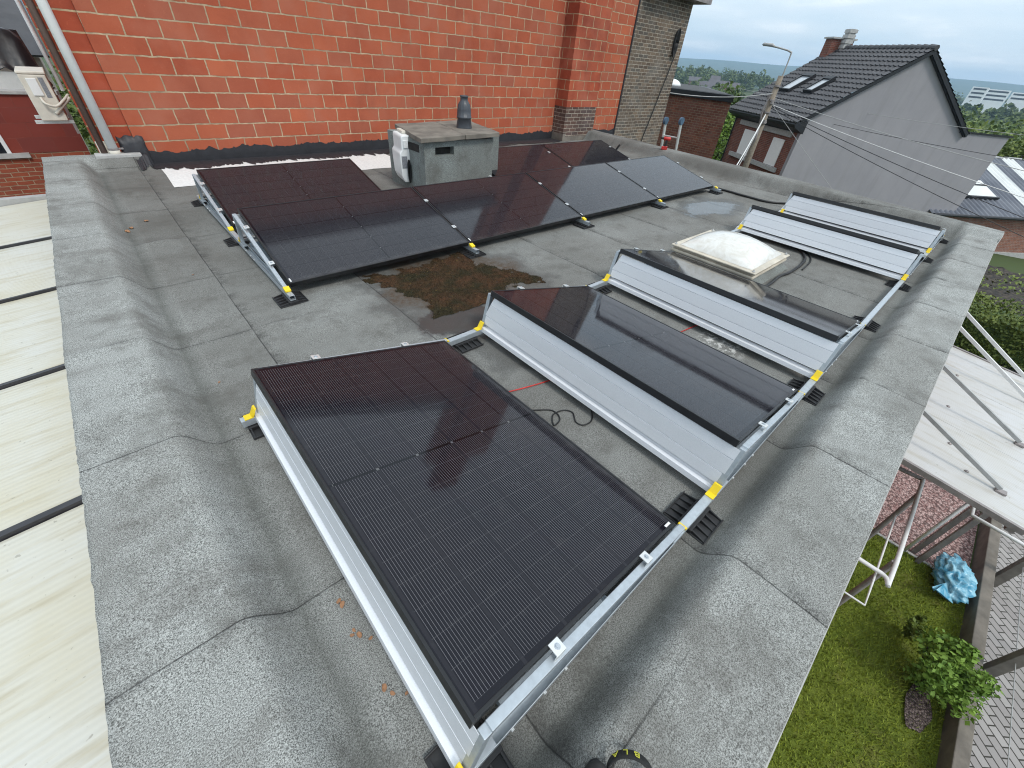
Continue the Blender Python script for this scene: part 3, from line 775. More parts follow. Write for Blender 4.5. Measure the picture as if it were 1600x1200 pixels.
for x, lb in zip(colx[1:], dl): dup(d0, (x, 0.02 if x > 5 else 0, 0), (0, 0, 0), lb)
for x, y, rl in [(a, 4.199, 'under the front row, ') for a in rowx] + [(a, 5.758, 'under the wall row, ') for a in backx]:
    nm = {0.578: 'at its left end', 2.341: 'second from the left', 4.114: 'third from the left', 5.887: 'at its right end', 4.205: 'just right of the chimney', 5.973: 'at its right end'}[x]
    dup(d0, (x, y, HB-H0), (0, 0, R(-90)), 'zinc wind deflector '+rl+nm)

# mounting rails; local x runs down the slope, local y across the rail
def mount(label, loc, rotz, starts, th, h0, x0, x1, side, mid=False):
    """starts: local x of each panel's high edge; side: +1 when the panels lie on the +y side of the rail"""
    t = thing('mounting_rail', label, 'rail', loc, (0, 0, rotz), 'galvanised mounting rails')
    yc = -0.022*side if not mid else 0.0
    w = 0.040
    mb = MB()
    mb.box((x0, yc-w/2, 0.034), (x1, yc-w/2+0.003, 0.072)); mb.box((x0, yc+w/2-0.003, 0.034), (x1, yc+w/2, 0.072))
    segs = []; a = x0
    for s in starts: segs += [(a, s+0.06)]; a = s+WD*math.cos(th)-0.06
    segs.append((a, x1))
    for a, b in segs:
        if b > a: mb.box((a, yc-w/2+0.003, 0.0705), (b, yc+w/2-0.003, 0.0735))
    mb.box((x0, yc-w/2+0.003, 0.034), (x1, yc+w/2-0.003, 0.037))
    mb.build('rail', 'galv', t, bevel=0.001)
    c, s_ = math.cos(th), math.sin(th)
    for s in starts:
        e = s+WD*c
        zt = lambda x: h0-(x-s)*math.tan(th)
        off = 0.040
        mb = MB()
        mb.bar((s+0.03, yc, zt(s+0.03)-off), (e+0.035, yc, zt(e+0.035)-off+0.010), w-0.010, 0.026)
        mb.build('support_arm', 'galv', t, bevel=0.002)
        mb = MB()
        mb.bar((s-0.035, yc, 0.074), (s+0.022, yc, zt(s+0.022)-off+0.004), w-0.010, 0.030, (1, 0, 0))
        mb.build('post', 'galv', t, bevel=0.002)
        for xx in (s+0.30, e-0.28):
            mb = MB(); z = zt(xx); rot = Matrix.Translation((xx, yc+0.012*side if not mid else 0, z)) @ Matrix.Rotation(th, 4, 'Y')
            ya, yb = (-0.020, 0.020)
            mb.box((-0.021, ya, 0.001), (0.021, yb, 0.0055), rot)
            if not mid: mb.box((-0.021, ya if side > 0 else yb-0.004, -0.030), (0.021, ya+0.004 if side > 0 else yb, 0.001), rot)
            else: mb.box((-0.021, -0.006, -0.03), (0.021, 0.006, 0.001), rot)
            cl = mb.build('clamp', 'alu', t, bevel=0.001)
            mb = MB(); q = [rot @ Vector((0, 0, 0.0055)), rot @ Vector((0, 0, 0.0105))]
            mb.tube(q, 0.0062, 6); mb.tube([rot @ Vector((0, 0, 0.0050)), rot @ Vector((0, 0, 0.0068))], 0.010, 12)
            b = mb.build('bolt', 'galv', cl)
        mb = MB()                                      # yellow clip on the high side: bent tab
        mb.box((s-0.112, yc-0.021, 0.074), (s-0.070, yc+0.021, 0.079))
        mb.prism([(s-0.080, 0.079), (s-0.068, 0.079), (s-0.046, 0.122), (s-0.056, 0.122)], yc-0.019, yc+0.019)
        cp = mb.build('clip', 'yellow', t, bevel=0.001)
        mb = MB()                                      # yellow clip at the low end
        if rotz == 0: mb.prism([(e+0.030, 0.076), (e+0.045, 0.076), (e+0.045, 0.082), (e+0.030, 0.086)], yc-0.0205, yc+0.0205)
        else: mb.prism([(e+0.022, 0.076), (e+0.060, 0.076), (e+0.060, 0.088), (e+0.016, zt(e+0.016)-off+0.034), (e+0.006, zt(e+0.006)-off+0.030)], yc-0.0215, yc+0.0215)
        mb.build('clip', 'yellow', t, bevel=0.001)
        mb = MB()                                      # side bolts and pressed slots
        for xx in (s+0.12, s+0.26, s+0.36):
            mb.tube([(xx, yc-w/2*side, 0.055), (xx, yc-(w/2+0.006)*side, 0.055)], 0.006, 8)
        each(mb, 'side_bolt', 'alu', t)
        mb = MB()                                      # ballast tray lying inside the triangle
        if side > 0 or mid: mb.box((s+0.12, yc+0.025, 0.075), (s+0.62, yc+0.24, 0.080)); mb.box((s+0.12, yc+0.025, 0.080), (s+0.124, yc+0.24, 0.12)); mb.box((s+0.616, yc+0.025, 0.080), (s+0.62, yc+0.24, 0.12))
        else: mb.box((s+0.12, yc-0.24, 0.075), (s+0.62, yc-0.025, 0.080)); mb.box((s+0.12, yc-0.24, 0.080), (s+0.124, yc-0.025, 0.12)); mb.box((s+0.616, yc-0.24, 0.080), (s+0.62, yc-0.025, 0.12))
        mb.build('ballast_tray', 'galv_dark', t)
    return t
mount('long galvanised rail along the garden parapet, near ends of the single file of panels', (0, -0.004, 0), 0, colx, TH, H0, -0.13, 8.42, 1)
mount('long galvanised rail on the inner side of the single file of panels', (0, L+0.006, 0), 0, colx, TH, H0, -0.13, 8.42, -1)
rr = [5.758, 4.199]
def lx(y): return -y
for x, lb, sd_, md in ((0.560, 'galvanised rail closing the left end of the two back rows, with open steel triangles', 1, False), (2.334, 'galvanised rail between the first and second panels of the front row', 1, True),
                   (4.105, 'galvanised rail between the second and third panels of the front row', 1, True), (5.878, 'galvanised rail between the third and fourth panels of the front row', 1, True), (7.66, 'galvanised rail closing the right end of the front row', -1, False)):
    st_ = [lx(5.758), lx(4.199)]
    if x == 2.334: st_ = [lx(4.199)]
    mount(lb, (x, 0, 0), R(-90), st_, TB, HB, -6.0 if x != 2.334 else -4.5, -2.97, sd_, md)

# rubber feet
pad0 = thing('rubber_pad', 'x', 'rubber pad', group='black ribbed rubber pads under the mounting rails')
mb = MB(); mb.box((-0.095, -0.105, 0.0), (0.095, 0.105, 0.008)); mb.box((-0.095, -0.035, 0.008), (0.095, 0.035, 0.030))
mb.box((-0.095, -0.105, 0.008), (0.095, -0.098, 0.017)); mb.box((-0.095, 0.098, 0.008), (0.095, 0.105, 0.017)); mb.build('base_plate', 'rubber', pad0, bevel=0.004)
for sgn in (-1, 1):
    mb = MB()
    for k in range(5):
        x = -0.085+k*0.0425
        mb.prism([(0.035, 0.008), (0.100, 0.008), (0.100, 0.013), (0.035, 0.027)], x-0.003, x+0.003, Matrix.Rotation(R(90*sgn), 4, 'Z'))
    each(mb, 'rib', 'rubber', pad0)
pads = [(-0.02, -0.026, 0), (1.29, -0.026, 0), (2.80, -0.026, 0), (4.35, -0.026, 0), (5.72, -0.026, 0), (7.12, -0.026, 0), (8.40, -0.026, 0),
        (-0.02, 1.781, 0), (1.29, 1.781, 0), (2.80, 1.781, 0), (4.35, 1.781, 0), (5.55, 1.781, 0), (7.12, 1.781, 0),
        (0.538, 3.05, 1), (0.538, 4.48, 1), (0.538, 5.88, 1), (2.334, 3.05, 1), (4.105, 3.05, 1), (5.878, 3.05, 1), (7.682, 3.05, 1)]
def padlabel(x, y):
    if y < 0: return ['rubber pad under the nearest corner of the nearest panel, by the boot', 'rubber pad between the nearest and second panels, beside the garden parapet', 'rubber pad between the second panel and the dome panel, beside the garden parapet',
                      'rubber pad past the low end of the dome panel, beside the garden parapet', 'rubber pad in front of the deflector behind the dome, beside the garden parapet', 'rubber pad between the two farthest panels, beside the garden parapet', 'rubber pad in the far corner by the two parapets'][[p[0] for p in pads if p[1] < 0].index(x)]
    if y < 2: return ['rubber pad under the inner high corner of the nearest panel', 'rubber pad at the inner rail between the nearest and second panels', 'rubber pad at the inner rail between the second panel and the dome panel',
                      'rubber pad at the inner rail next to the skylight', 'rubber pad at the inner rail just behind the skylight dome', 'rubber pad at the inner rail between the two farthest panels'][[p[0] for p in pads if 0 < p[1] < 2].index(x)]
    return {(0.538, 3.05): 'rubber pad under the front left corner of the front row', (0.538, 4.48): 'rubber pad at the left end between the two back rows', (0.538, 5.88): 'rubber pad under the back left corner, near the red wall',
            (2.334, 3.05): 'rubber pad at the front row beside the moss patch', (4.105, 3.05): 'rubber pad under the middle of the front row', (5.878, 3.05): 'rubber pad third along under the front row', (7.682, 3.05): 'rubber pad under the right end of the front row'}[x, y]
for i, (x, y, q) in enumerate(pads):
    z = roof_h(x, y)
    if i == 0: pad0.location = (x, y, z); pad0['label'] = padlabel(x, y)
    else: dup(pad0, (x, y, z), (0, 0, R(90)*q), padlabel(x, y))

# ------------------------------------------------------------------ chimney stack with inverter
ch = thing('chimney_stack', 'squat grey felt covered chimney stack with slab top between the panels', 'chimney', (3.55, 5.5, 0))
o_ = Vector((3.55, 5.5, 0))
def rel(*p): return tuple(Vector(p)-o_)
def rel(*p): return (p[0]-o_.x+0.24*(p[1]-4.95), p[1]-o_.y, p[2]-o_.z)
mb = MB()
x0, x1, y0, y1, zt = 3.00, 4.13, 4.98, 5.98, 0.665
hx0, hx1, hz0, hz1 = 3.14, 3.47, 0.50, 0.60
mb.box(rel(x0, y0+0.12, 0.0), rel(x1, y1, zt))
mb.box(rel(x0, y0, 0.0), rel(x1, y0+0.12, hz0)); mb.box(rel(x0, y0, hz1), rel(x1, y0+0.12, zt))
mb.box(rel(x0, y0, hz0), rel(hx0, y0+0.12, hz1)); mb.box(rel(hx1, y0, hz0), rel(x1, y0+0.12, hz1))
mb.build('body', 'felt_plain', ch)
mb = MB(); mb.box(rel(hx0+.005, y0+0.095, hz0+.003), rel(hx1-.005, y0+0.118, hz1-.003)); mb.build('flue_opening', 'blackhole', ch)  # near-black plate set back in the front slot
mb = MB(); mb.box(rel(x0-0.003, y0+0.10, 0.52), rel(x0+0.01, y0+0.45, 0.61)); mb.build('flue_opening', 'blackhole', ch)  # flat near-black plate on the left face, no recess cut
mb = MB()
for a, b in ((2.935, 3.63), (3.634, 4.235)):
    N = 14
    o = len(mb.v)
    for zz in (0, 1):
        for i in range(N+1):
            for j in range(N+1):
                x = a+(b-a)*i/N; y = 4.915+(6.06-4.915)*j/N
                z = 0.665+0.03*(x-2.93)/1.3+(0.055 if zz else 0)+0.006*nz(x, y, zz, 5)
                mb.v.append(rel(x, y, z))
    n2 = (N+1)**2
    for i in range(N):
        for j in range(N):
            q = o+i*(N+1)+j; mb.f += [(q, q+1, q+N+2, q+N+1), (n2+q, n2+q+N+1, n2+q+N+2, n2+q+1)]
    per = [o+i*(N+1) for i in range(N+1)] + [o+N*(N+1)+j for j in range(1, N+1)] + [o+i*(N+1)+N for i in range(N-1, -1, -1)] + [o+j for j in range(N-1, 0, -1)]
    for p, q in zip(per, per[1:]+per[:1]): mb.f.append((p, q, n2+q, n2+p))
mb.mi = [0]*len(mb.f)
mb.build('cap_slab', 'concrete_dark', ch, bevel=0.006)
mb = MB()
cw = rel(3.86, 5.42, 0.755)
mb.lathe([(0.115, -0.05), (0.112, 0.0), (0.094, 0.10), (0.105, 0.105), (0.108, 0.125), (0.098, 0.13), (0.096, 0.20), (0.085, 0.265), (0.060, 0.305), (0.052, 0.312), (0.052, 0.352), (0.058, 0.356), (0.058, 0.372), (0.04, 0.374)], cw, 48, flute=lambda j, a: 0.04*math.cos(a*14) if 5 <= j <= 7 else 0)
mb.build('flue_cowl', 'lead', ch, smooth=True)
mb = MB(); p = irregular(cw[0], cw[1], .20, .17, 24, .15, 3); n = len(p)
mb.add([(x, y, cw[2]-0.030) for x, y in p]+[(x, y, cw[2]-0.018) for x, y in p], [tuple(range(n, 2*n))]+[(i, (i+1) % n, n+(i+1) % n, n+i) for i in range(n)])
mb.build('cowl_flashing', 'lead', ch)
inv = thing('inverter', 'white electrical inverter box hanging on the left side of the squat chimney', 'inverter', (3.115, 5.60, 0.40))
inv.rotation_euler = (0, 0, R(-13.5))
mb = MB()
P = [(-0.5, -0.31), (-0.5, -0.30)]
prof = [(0.0, -0.30), (-0.12, -0.30), (-0.155, -0.22), (-0.165, -0.02), (-0.165, 0.06), (-0.135, 0.10), (-0.135, 0.25), (-0.12, 0.275), (0.0, 0.275)]
mb.prism([(x*1.0, z) for x, z in prof], -0.20, 0.20); mb.build('casing', 'white', inv, bevel=0.012)
mb = MB(); mb.box((-0.075, -0.06, 0.275), (-0.012, 0.19, 0.31)); mb.build('rear_case', 'cream', inv, bevel=0.008)
mb = MB(); mb.box((-0.110, -0.215, 0.13), (-0.045, -0.2005, 0.22)); mb.build('front_panel', 'white', inv, bevel=0.003)
mb = MB(); mb.box((-0.145, -0.2035, -0.12), (-0.070, -0.2005, 0.03)); mb.build('sticker', 'labelgrey', inv)
mb = MB()
for k in range(5):
    a = 0.028+0.012*k
    mb.tube([(-0.06+0.02*math.sin(t*2*PI)*a*20*0.6, -0.215-0.006*k, -0.15+a*1.9*math.cos(t*2*PI)) for t in [i/16 for i in range(17)]], 0.008, 6)
mb.build('cable_bundle', 'cable', inv, smooth=True)

# ------------------------------------------------------------------ skylight
sk = thing('skylight', 'square opal white skylight dome on a cream frame in the middle of the roof', 'skylight', (4.62, 1.40, 0))
mb = MB()
def frust(mb, a, za, b, zb):
    vs = [(-a, -a, za), (a, -a, za), (a, a, za), (-a, a, za), (-b, -b, zb), (b, -b, zb), (b, b, zb), (-b, b, zb)]
    mb.add(vs, [(3, 2, 1, 0), (4, 5, 6, 7), (0, 1, 5, 4), (1, 2, 6, 5), (2, 3, 7, 6), (3, 0, 4, 7)])
frust(mb, 0.50, 0.0, 0.40, 0.085); mb.build('upstand', 'felt_plain', sk)
mb = MB(); frust(mb, 0.455, 0.080, 0.455, 0.110); frust(mb, 0.440, 0.111, 0.440, 0.135); mb.build('curb', 'curb', sk, bevel=0.010)
mb = MB()
frust(mb, 0.463, 0.136, 0.463, 0.152)
mb.build('flange', 'curb', sk, bevel=0.006)
mb = MB(); N = 40; a = 0.40
for i in range(N+1):
    for j in range(N+1):
        u, v = -1+2*i/N, -1+2*j/N
        r_ = (abs(u)**4+abs(v)**4)**0.25
        z = 0.1535+0.150*max(0, (1-u**2)*(1-v**2))**0.62
        mb.v.append((u*a, v*a, z+0.002*nz(u, v, 0, 5)))
for i in range(N):
    for j in range(N): q = i*(N+1)+j; mb.f.append((q, q+1, q+N+2, q+N+1)); mb.mi.append(0)
mb.build('dome', 'dome', sk, smooth=True)
for sx in (-1, 1):
    for sy in (-1, 1):
        mb = MB(); mb.lathe([(0.016, 0), (0.016, 0.004), (0.008, 0.012), (0.006, 0.018)], (sx*0.428, sy*0.428, 0.153), 12); mb.build('screw', 'steelgrey', sk)

# ------------------------------------------------------------------ cables
def spline(pts, n=10):
    P = [Vector(p) for p in pts]; P = [P[0]*2-P[1]]+P+[P[-1]*2-P[-2]]; r = []
    for i in range(1, len(P)-2):
        for k in range(n):
            t = k/n
            r.append(0.5*((2*P[i])+(-P[i-1]+P[i+1])*t+(2*P[i-1]-5*P[i]+4*P[i+1]-P[i+2])*t*t+(-P[i-1]+3*P[i]-3*P[i+1]+P[i+2])*t**3))
    r.append(P[-2]); return r
def cable(name, pts, r, mat, label, cat='cable', lay=True):
    p = spline(pts)
    if lay: p = [Vector((q.x, q.y, max(q.z, roof_h(q.x, q.y)+r+0.002))) for q in p]
    mb = MB(); mb.tube(p, r, 8); o = mb.build(name, mat, smooth=True); return tag(o, label, cat)
cable('cable', [(1.08, 1.05, .05), (1.183, 0.973, 0), (1.281, 0.899, 0), (1.270, 0.82, 0), (1.20, 0.80, 0), (1.25, 0.86, 0.01), (1.33, 0.86, 0), (1.368, 0.81, 0), (1.325, 0.745, 0), (1.341, 0.699, 0), (1.413, 0.696, 0), (1.50, 0.78, 0.02)], 0.004, 'cable', 'thin black cable curling on the felt between the nearest two panels')
cable('cable', [(7.5, 3.45, .03), (7.961, 3.226, 0), (7.95, 2.7, 0), (7.95, 2.28, 0), (8.2, 2.02, 0), (8.45, 1.85, 0)], 0.017, 'cable', 'thick black conduit sweeping from the front row to the farthest panel')
cable('cable', [(5.95, 1.15, .03), (5.80, 0.98, 0), (5.50, 0.86, 0), (5.0, 0.83, 0), (4.75, 0.86, 0), (4.40, 0.84, 0), (4.05, 0.86, .02)], 0.015, 'cable', 'black conduit running round the near side of the skylight dome')
cable('cable', [(5.95, 1.10, .03), (5.84, 0.93, 0), (5.60, 0.82, 0), (5.2, 0.78, 0)], 0.008, 'cable', 'thin black lead branching off the conduit behind the skylight')
cable('cable', [(1.16, 1.185, 0), (1.50, 1.10, 0), (2.0, 1.03, 0), (2.6, 0.93, 0), (3.03, 0.877, 0)], 0.004, 'red', 'straight red cable passing under the second panel')
cable('cable', [(8.35, 5.95, .01), (8.42, 5.85, .12), (8.45, 5.80, .22), (8.47, 5.78, .26)], 0.022, 'cable', 'stub of black pipe standing up at the right end of the row by the wall', lay=False)

# ------------------------------------------------------------------ dead leaves
lf = irregular(0, 0, 0.016, 0.011, 12, 0.3, 2)
mb = MB(); mb.add([(x, y, 0.004+0.006*abs(math.sin(x*200))) for x, y in lf]+[(x*0.98, y*0.98, 0.001+0.006*abs(math.sin(x*200))) for x, y in lf],
                  [tuple(range(12)), tuple(range(23, 11, -1))]+[(i, 12+i, 12+(i+1) % 12, (i+1) % 12) for i in range(12)])
leaf0 = tag(mb.build('dead_leaf', 'deadleaf'), 'curled brown dead leaf in the gutter by the left parapet', 'dead leaf', 'dead leaves lying in the gutter by the left parapet')
rg = random.Random(4)
lp = [(-0.133, 2.274), (-0.118, 0.532), (-0.11, 0.505), (-0.13, 0.52), (-0.119, 0.31), (-0.105, 0.28), (-0.113, 0.639), (-0.117, 0.658), (-0.194, 5.337), (-0.23, 5.25), (-0.05, 5.5), (-0.085, 0.47), (-0.07, 0.25), (0.05, 3.9), (-0.02, 1.6)]
for i, (x, y) in enumerate(lp):
    o = leaf0 if i == 0 else leaf0.copy()
    if i: COL.objects.link(o)
    o.location = (x, y, roof_h(x, y)+0.001); s = rg.uniform(.45, .85)*(2.0 if y > 5 else 1); o.scale = (s, s, s); o.rotation_euler = (rg.uniform(-.2, .2), rg.uniform(-.2, .2), rg.uniform(0, 6))

# ------------------------------------------------------------------ the red house wall
hs = thing('brick_house', 'tall red clay block house wall with a projecting pier behind the flat roof', 'house', (5, 8.15, -3))
def hrel(*p): return (p[0]-5, p[1]-8.15, p[2]+3)
mb = MB()
mb.box(hrel(0.29, YW, -3.1), hrel(8.4, YW+0.3, 5.0)); mb.box(hrel(8.4, YW+.0, -3.1), hrel(11.43, YW+0.3, 7.6))
mb.build('wall', 'block', hs)
mb = MB(); mb.box(hrel(8.78, 7.76, 0.72), hrel(9.93, YW, 8.6)); mb.build('chimney_breast', 'blockxy', hs)
mb = MB(); mb.box(hrel(8.775, 7.755, 0.02), hrel(9.935, YW, 0.718)); mb.build('chimney_plinth', 'darkbrick', hs)
mb = MB(); mb.box(hrel(0.05, YW+0.03, -3.1), hrel(0.288, YW+0.3, 5.0)); mb.build('quoin', 'edgebrick', hs)
mb = MB(); mb.box(hrel(-0.14, YW+0.05, -3.1), hrel(0.048, YW+0.3, 5.0)); mb.box(hrel(-0.14, YW+0.30, -3.1), hrel(0.05, YW+6, 5.0)); mb.build('side_wall', 'edgebrick', hs)
mb = MB(); mb.prism([(hrel(0, 0, 0)[0]+0.0, 8.0), (16.6-5, 8.0), (16.6-5, 8.06), (0-5-.3, 8.06)], 0.25, 0.28)
mb = MB()
mb.add([hrel(-0.35, 7.95, 4.95), hrel(8.4, 7.95, 4.95), hrel(8.4, 12.5, 8.0), hrel(-0.35, 12.5, 8.0), hrel(-0.35, 7.95, 5.1), hrel(8.4, 7.95, 5.1), hrel(8.4, 12.5, 8.15), hrel(-0.35, 12.5, 8.15)], [(3, 2, 1, 0), (4, 5, 6, 7), (0, 1, 5, 4), (1, 2, 6, 5), (2, 3, 7, 6), (3, 0, 4, 7)])
mb.build('roof', 'tile', hs)
mb = MB(); n = 420                                   # ragged tar band at the foot of the wall
for i in range(n+1):
    x = 0.27+8.5*i/n
    t = 0.155+0.055*nz(x, 0, 0, 2.0)+0.035*nz(x, 1, 0, 9)+0.03*max(0, nz(x, 2, 0, 30))
    for z, y in ((-0.05, YW-0.016), (t*0.5, YW-0.016), (t, YW-0.014), (t+0.004, YW+0.01)): mb.v.append(hrel(x, y, z))
for i in range(n):
    for j in range(3): a = i*4+j; mb.f.append((a, a+4, a+5, a+1)); mb.mi.append(0)
for i in range(61):
    pass
mb.build('tar_band', 'tar', hs)
mb = MB(); n = 90
for i in range(n+1):
    x = 9.94+1.5*i/n; t = 0.14+0.05*nz(x, 0, 0, 3)
    for z, y in ((-0.05, YW-0.012), (t, YW-0.012), (t+.004, YW+0.01)): mb.v.append(hrel(x, y, z))
for i in range(n):
    for j in range(2): a = i*3+j; mb.f.append((a, a+3, a+4, a+1)); mb.mi.append(0)
mb.build('tar_band', 'tar', hs)
mb = MB(); mb.box(hrel(8.77, 7.75, 0.0), hrel(9.94, YW, 0.10)); mb.box(hrel(8.77, 7.75, 0.10), hrel(8.86, YW, 0.16)); mb.build('pier_flashing', 'concrete_dark', hs)
mb = MB(); mb.box(hrel(-0.20, 7.98, 0.13), hrel(0.29, 8.19, 0.165)); mb.build('coping', 'concrete', hs, bevel=0.004)
mb = MB()                                            # torched-on tar at the corner
for i in range(13):
    for j in range(9):
        x = 0.10+0.30*i/12; z = 0.0+0.36*j/8
        mb.v.append(hrel(x+0.02*nz(x, z, 0, 9), YW-0.03-0.05*(1-j/8)-0.012*nz(x, z, 3, 15)+(0.06 if (i in (0, 12) or j == 8) else 0), z*(1+0.15*nz(x, 0, 0, 10))))
for i in range(12):
    for j in range(8): a = i*9+j; mb.f.append((a, a+9, a+10, a+1)); mb.mi.append(0)
mb.build('corner_flashing', 'tar', hs, smooth=True)
dp = thing('drain_pipe', 'white plastic drain pipe running down the corner of the red house', 'drain pipe', (0.02, 8.10, 0.14))
mb = MB(); mb.tube([(0, 0, 0.04), (0, 0, 4.8)], 0.052, 20); mb.build('pipe', 'whitepipe', dp, smooth=True)
mb = MB(); mb.lathe([(0.062, 0), (0.062, 0.06), (0.055, 0.065)], (0, 0, 0.0), 20); mb.build('socket', 'cream', dp, smooth=True)
for z in (0.07, 2.6):
    mb = MB(); mb.lathe([(0.060, 0), (0.060, 0.02)], (0, 0, z), 20); mb.box((0.05, -0.008, z), (0.11, 0.008, z+0.02)); mb.build('pipe_clip', 'bracket', dp)
mb = MB(); mb.tube([(-0.088, 8.16, -0.3), (-0.088, 8.16, 4.85)], 0.036, 14); o = mb.build('downpipe', 'brownpipe', smooth=True)
tag(o, 'brown downpipe left of the white drain pipe on the corner of the red house', 'downpipe')
mb = MB(); mb.box((-0.135, 8.165, -0.25), (-0.03, 8.198, 0.30)); o = mb.build('cable_trunking', 'cream', bevel=0.006)
tag(o, 'pale plastic cable trunking on the house corner below the air conditioner', 'trunking')

# grey-brown brick house beyond
gb = thing('grey_brick_house', 'grey brown brick house end with a cable coil, joined to the red wall', 'house', (12.7, 8.15, -3.5))
def g2(*p): return (p[0]-12.7, p[1]-8.15, p[2]+3.5)
mb = MB(); mb.box(g2(11.435, YW+0.02, -3.6), g2(14.03, YW+7, 3.12)); mb.build('wall', 'greybrick', gb)
mb = MB(); mb.box(g2(11.6, YW-0.30, 3.12), g2(14.45, YW+7.2, 3.32)); mb.build('eaves', 'bracket', gb)
mb = MB(); mb.add([g2(11.6, YW-.30, 3.33), g2(14.5, YW-.30, 3.33), g2(14.5, YW+7.2, 3.33), g2(11.6, YW+7.2, 3.33), g2(12.0, YW+3.4, 5.5), g2(14.5, YW+3.4, 5.5)], [(0, 1, 5, 4), (3, 4, 5, 2), (0, 4, 3), (1, 2, 5), (0, 3, 2, 1)])
mb.build('roof', 'tile', gb)
mb = MB(); mb.tube([(11.432, 8.14, -1), (11.432, 8.14, 4.9)], 0.025, 8); mb.build('expansion_joint', 'tar', hs, loc=hrel(0, 0, 0))
cable('wall_cable', [(13.62, 8.14, 2.32), (13.70, 8.13, 2.10), (13.55, 8.13, 1.5), (13.35, 8.13, 0.9), (13.2, 8.13, 0.4), (13.0, 8.13, -.2), (12.9, 8.13, -0.6)], 0.014, 'cable', 'long black cable hanging down the grey brown brick wall', lay=False)
mb = MB()
for k in range(4): mb.tube([(13.52+0.012*k+(0.07+.01*k)*math.cos(t), 8.135-0.012*k, 2.22+(0.26+.02*k)*math.sin(t)) for t in [i*2*PI/20 for i in range(21)]], 0.014, 6)
tag(mb.build('cable_coil', 'cable', smooth=True), 'coil of black cable hung high on the grey brown brick wall', 'cable coil')

# ------------------------------------------------------------------ left: neighbour's lean-to roof, red wall, air conditioner
lt = thing('lean_to_roof', 'cream ribbed polycarbonate lean-to roof left of the felted parapet', 'lean-to', (-2.6, 4, -0.3))
def l2(*p): return (p[0]+2.6, p[1]-4, p[2]+0.3)
yb = [-1.0, 0.68, 2.10, 3.50, 4.93, 6.36, 8.02]
for a, b in zip(yb, yb[1:]):
    mb = MB(); N = 6
    mb.add([l2(-4.6, a+0.03, -0.62), l2(-0.70, a+0.03, -0.30), l2(-0.70, b-0.03, -0.30), l2(-4.6, b-0.03, -0.62), l2(-4.6, a+0.03, -0.60), l2(-0.70, a+0.03, -0.28), l2(-0.70, b-0.03, -0.28), l2(-4.6, b-0.03, -0.60)], [(3, 2, 1, 0), (4, 5, 6, 7), (0, 1, 5, 4), (1, 2, 6, 5), (2, 3, 7, 6), (3, 0, 4, 7)])
    mb.build('sheet', 'poly_l', lt)
for y in yb:
    mb = MB()
    mb.bar(l2(-4.6, y-0.012, -0.595), l2(-0.71, y-0.012, -0.275), 0.022, 0.035); mb.bar(l2(-4.6, y+0.014, -0.60), l2(-0.71, y+0.014, -0.28), 0.026, 0.025)
    mb.build('glazing_bar', 'darkbar' if y < 8 else 'steelgrey', lt)
mb = MB(); mb.box(l2(-4.6, 8.10, -3.2), l2(-0.75, 8.16, -0.30)); mb.box(l2(-4.6, 8.0, -0.31), l2(-0.72, 8.12, -0.26)); mb.build('end_flashing', 'steelgrey', lt)
mb = MB()
for x, y in ((-4.5, -0.9), (-4.5, 3.5), (-4.5, 7.9)): mb.box(l2(x, y-.05, -3.1), l2(x+.1, y+.05, -0.64))
each(mb, 'frame_post', 'darkbar', lt)
mb = MB(); mb.tube([(-0.727, 1.99, -0.27), (-0.715, 1.985, -0.255)], 0.012, 6)
rw = thing('garden_wall', 'dark red painted block wall on a brick base below the air conditioner', 'wall', (-1.5, 11, -3))
mb = MB(); mb.box((-4, 0, 2.72), (1.23, 0.25, 3.54)); mb.build('painted_wall', 'redpaint', rw)
mb = MB(); mb.box((-4, 0.006, 0), (1.23, 0.25, 2.72)); mb.build('brick_base', 'redbrick_old', rw)
mb = MB(); mb.box((-4, -0.03, 3.54), (1.23, 0.28, 3.58)); mb.build('coping', 'concrete', rw)
wf = MB(); wf.box((-0.75, -0.04, 2.66), (0.47, 0.04, 2.73)); wf.build('window_sill', 'concrete', rw)
wf = MB(); wf.box((0.22, -0.02, 2.732), (0.27, 0.03, 3.1)); wf.box((-0.6, -0.02, 3.05), (0.22, 0.03, 3.1)); fr = wf.build('window_frame', 'white', rw)
wf = MB(); wf.box((-0.6, -0.008, 2.732), (0.22, 0.02, 3.05)); wf.build('pane', 'blackglass', fr)
ac = thing('air_conditioner', 'cream outdoor air conditioner unit on a wall bracket beside the white drain pipe', 'air conditioner', (-0.40, 9.35, 0.42))
mb = MB(); mb.box((-0.16, -0.36, 0.012), (0.11, 0.36, 0.53)); mb.build('casing', 'cream', ac, bevel=0.012)
mb = MB(); mb.box((-0.165, -0.365, 0.532), (0.12, 0.365, 0.565)); mb.build('top_cover', 'cream', ac, bevel=0.01)
mb = MB(); mb.box((-0.10, -0.375, 0.30), (0.0, -0.361, 0.49)); mb.build('valve_cover', 'white', ac, bevel=0.006)
mb = MB(); mb.box((0.02, -0.364, 0.28), (0.07, -0.361, 0.50)); mb.build('sticker', 'labelgrey', ac)
mb = MB(); mb.tube(spline([(-0.05, -0.37, 0.28), (-0.03, -0.42, 0.22), (0.06, -0.42, 0.19), (0.16, -0.38, 0.25), (0.24, -0.30, 0.31)]), 0.016, 8); mb.tube(spline([(0.02, -0.37, 0.10), (0.10, -0.38, 0.17), (0.24, -0.32, 0.28)]), 0.022, 8); mb.build('refrigerant_pipe', 'cream', ac, smooth=True)
mb = MB()
for y in (-0.24, 0.24): mb.bar((-0.24, y, -0.012), (0.16, y, -0.012), 0.04, 0.04)
each(mb, 'bracket_arm', 'alu', ac)
mb = MB()
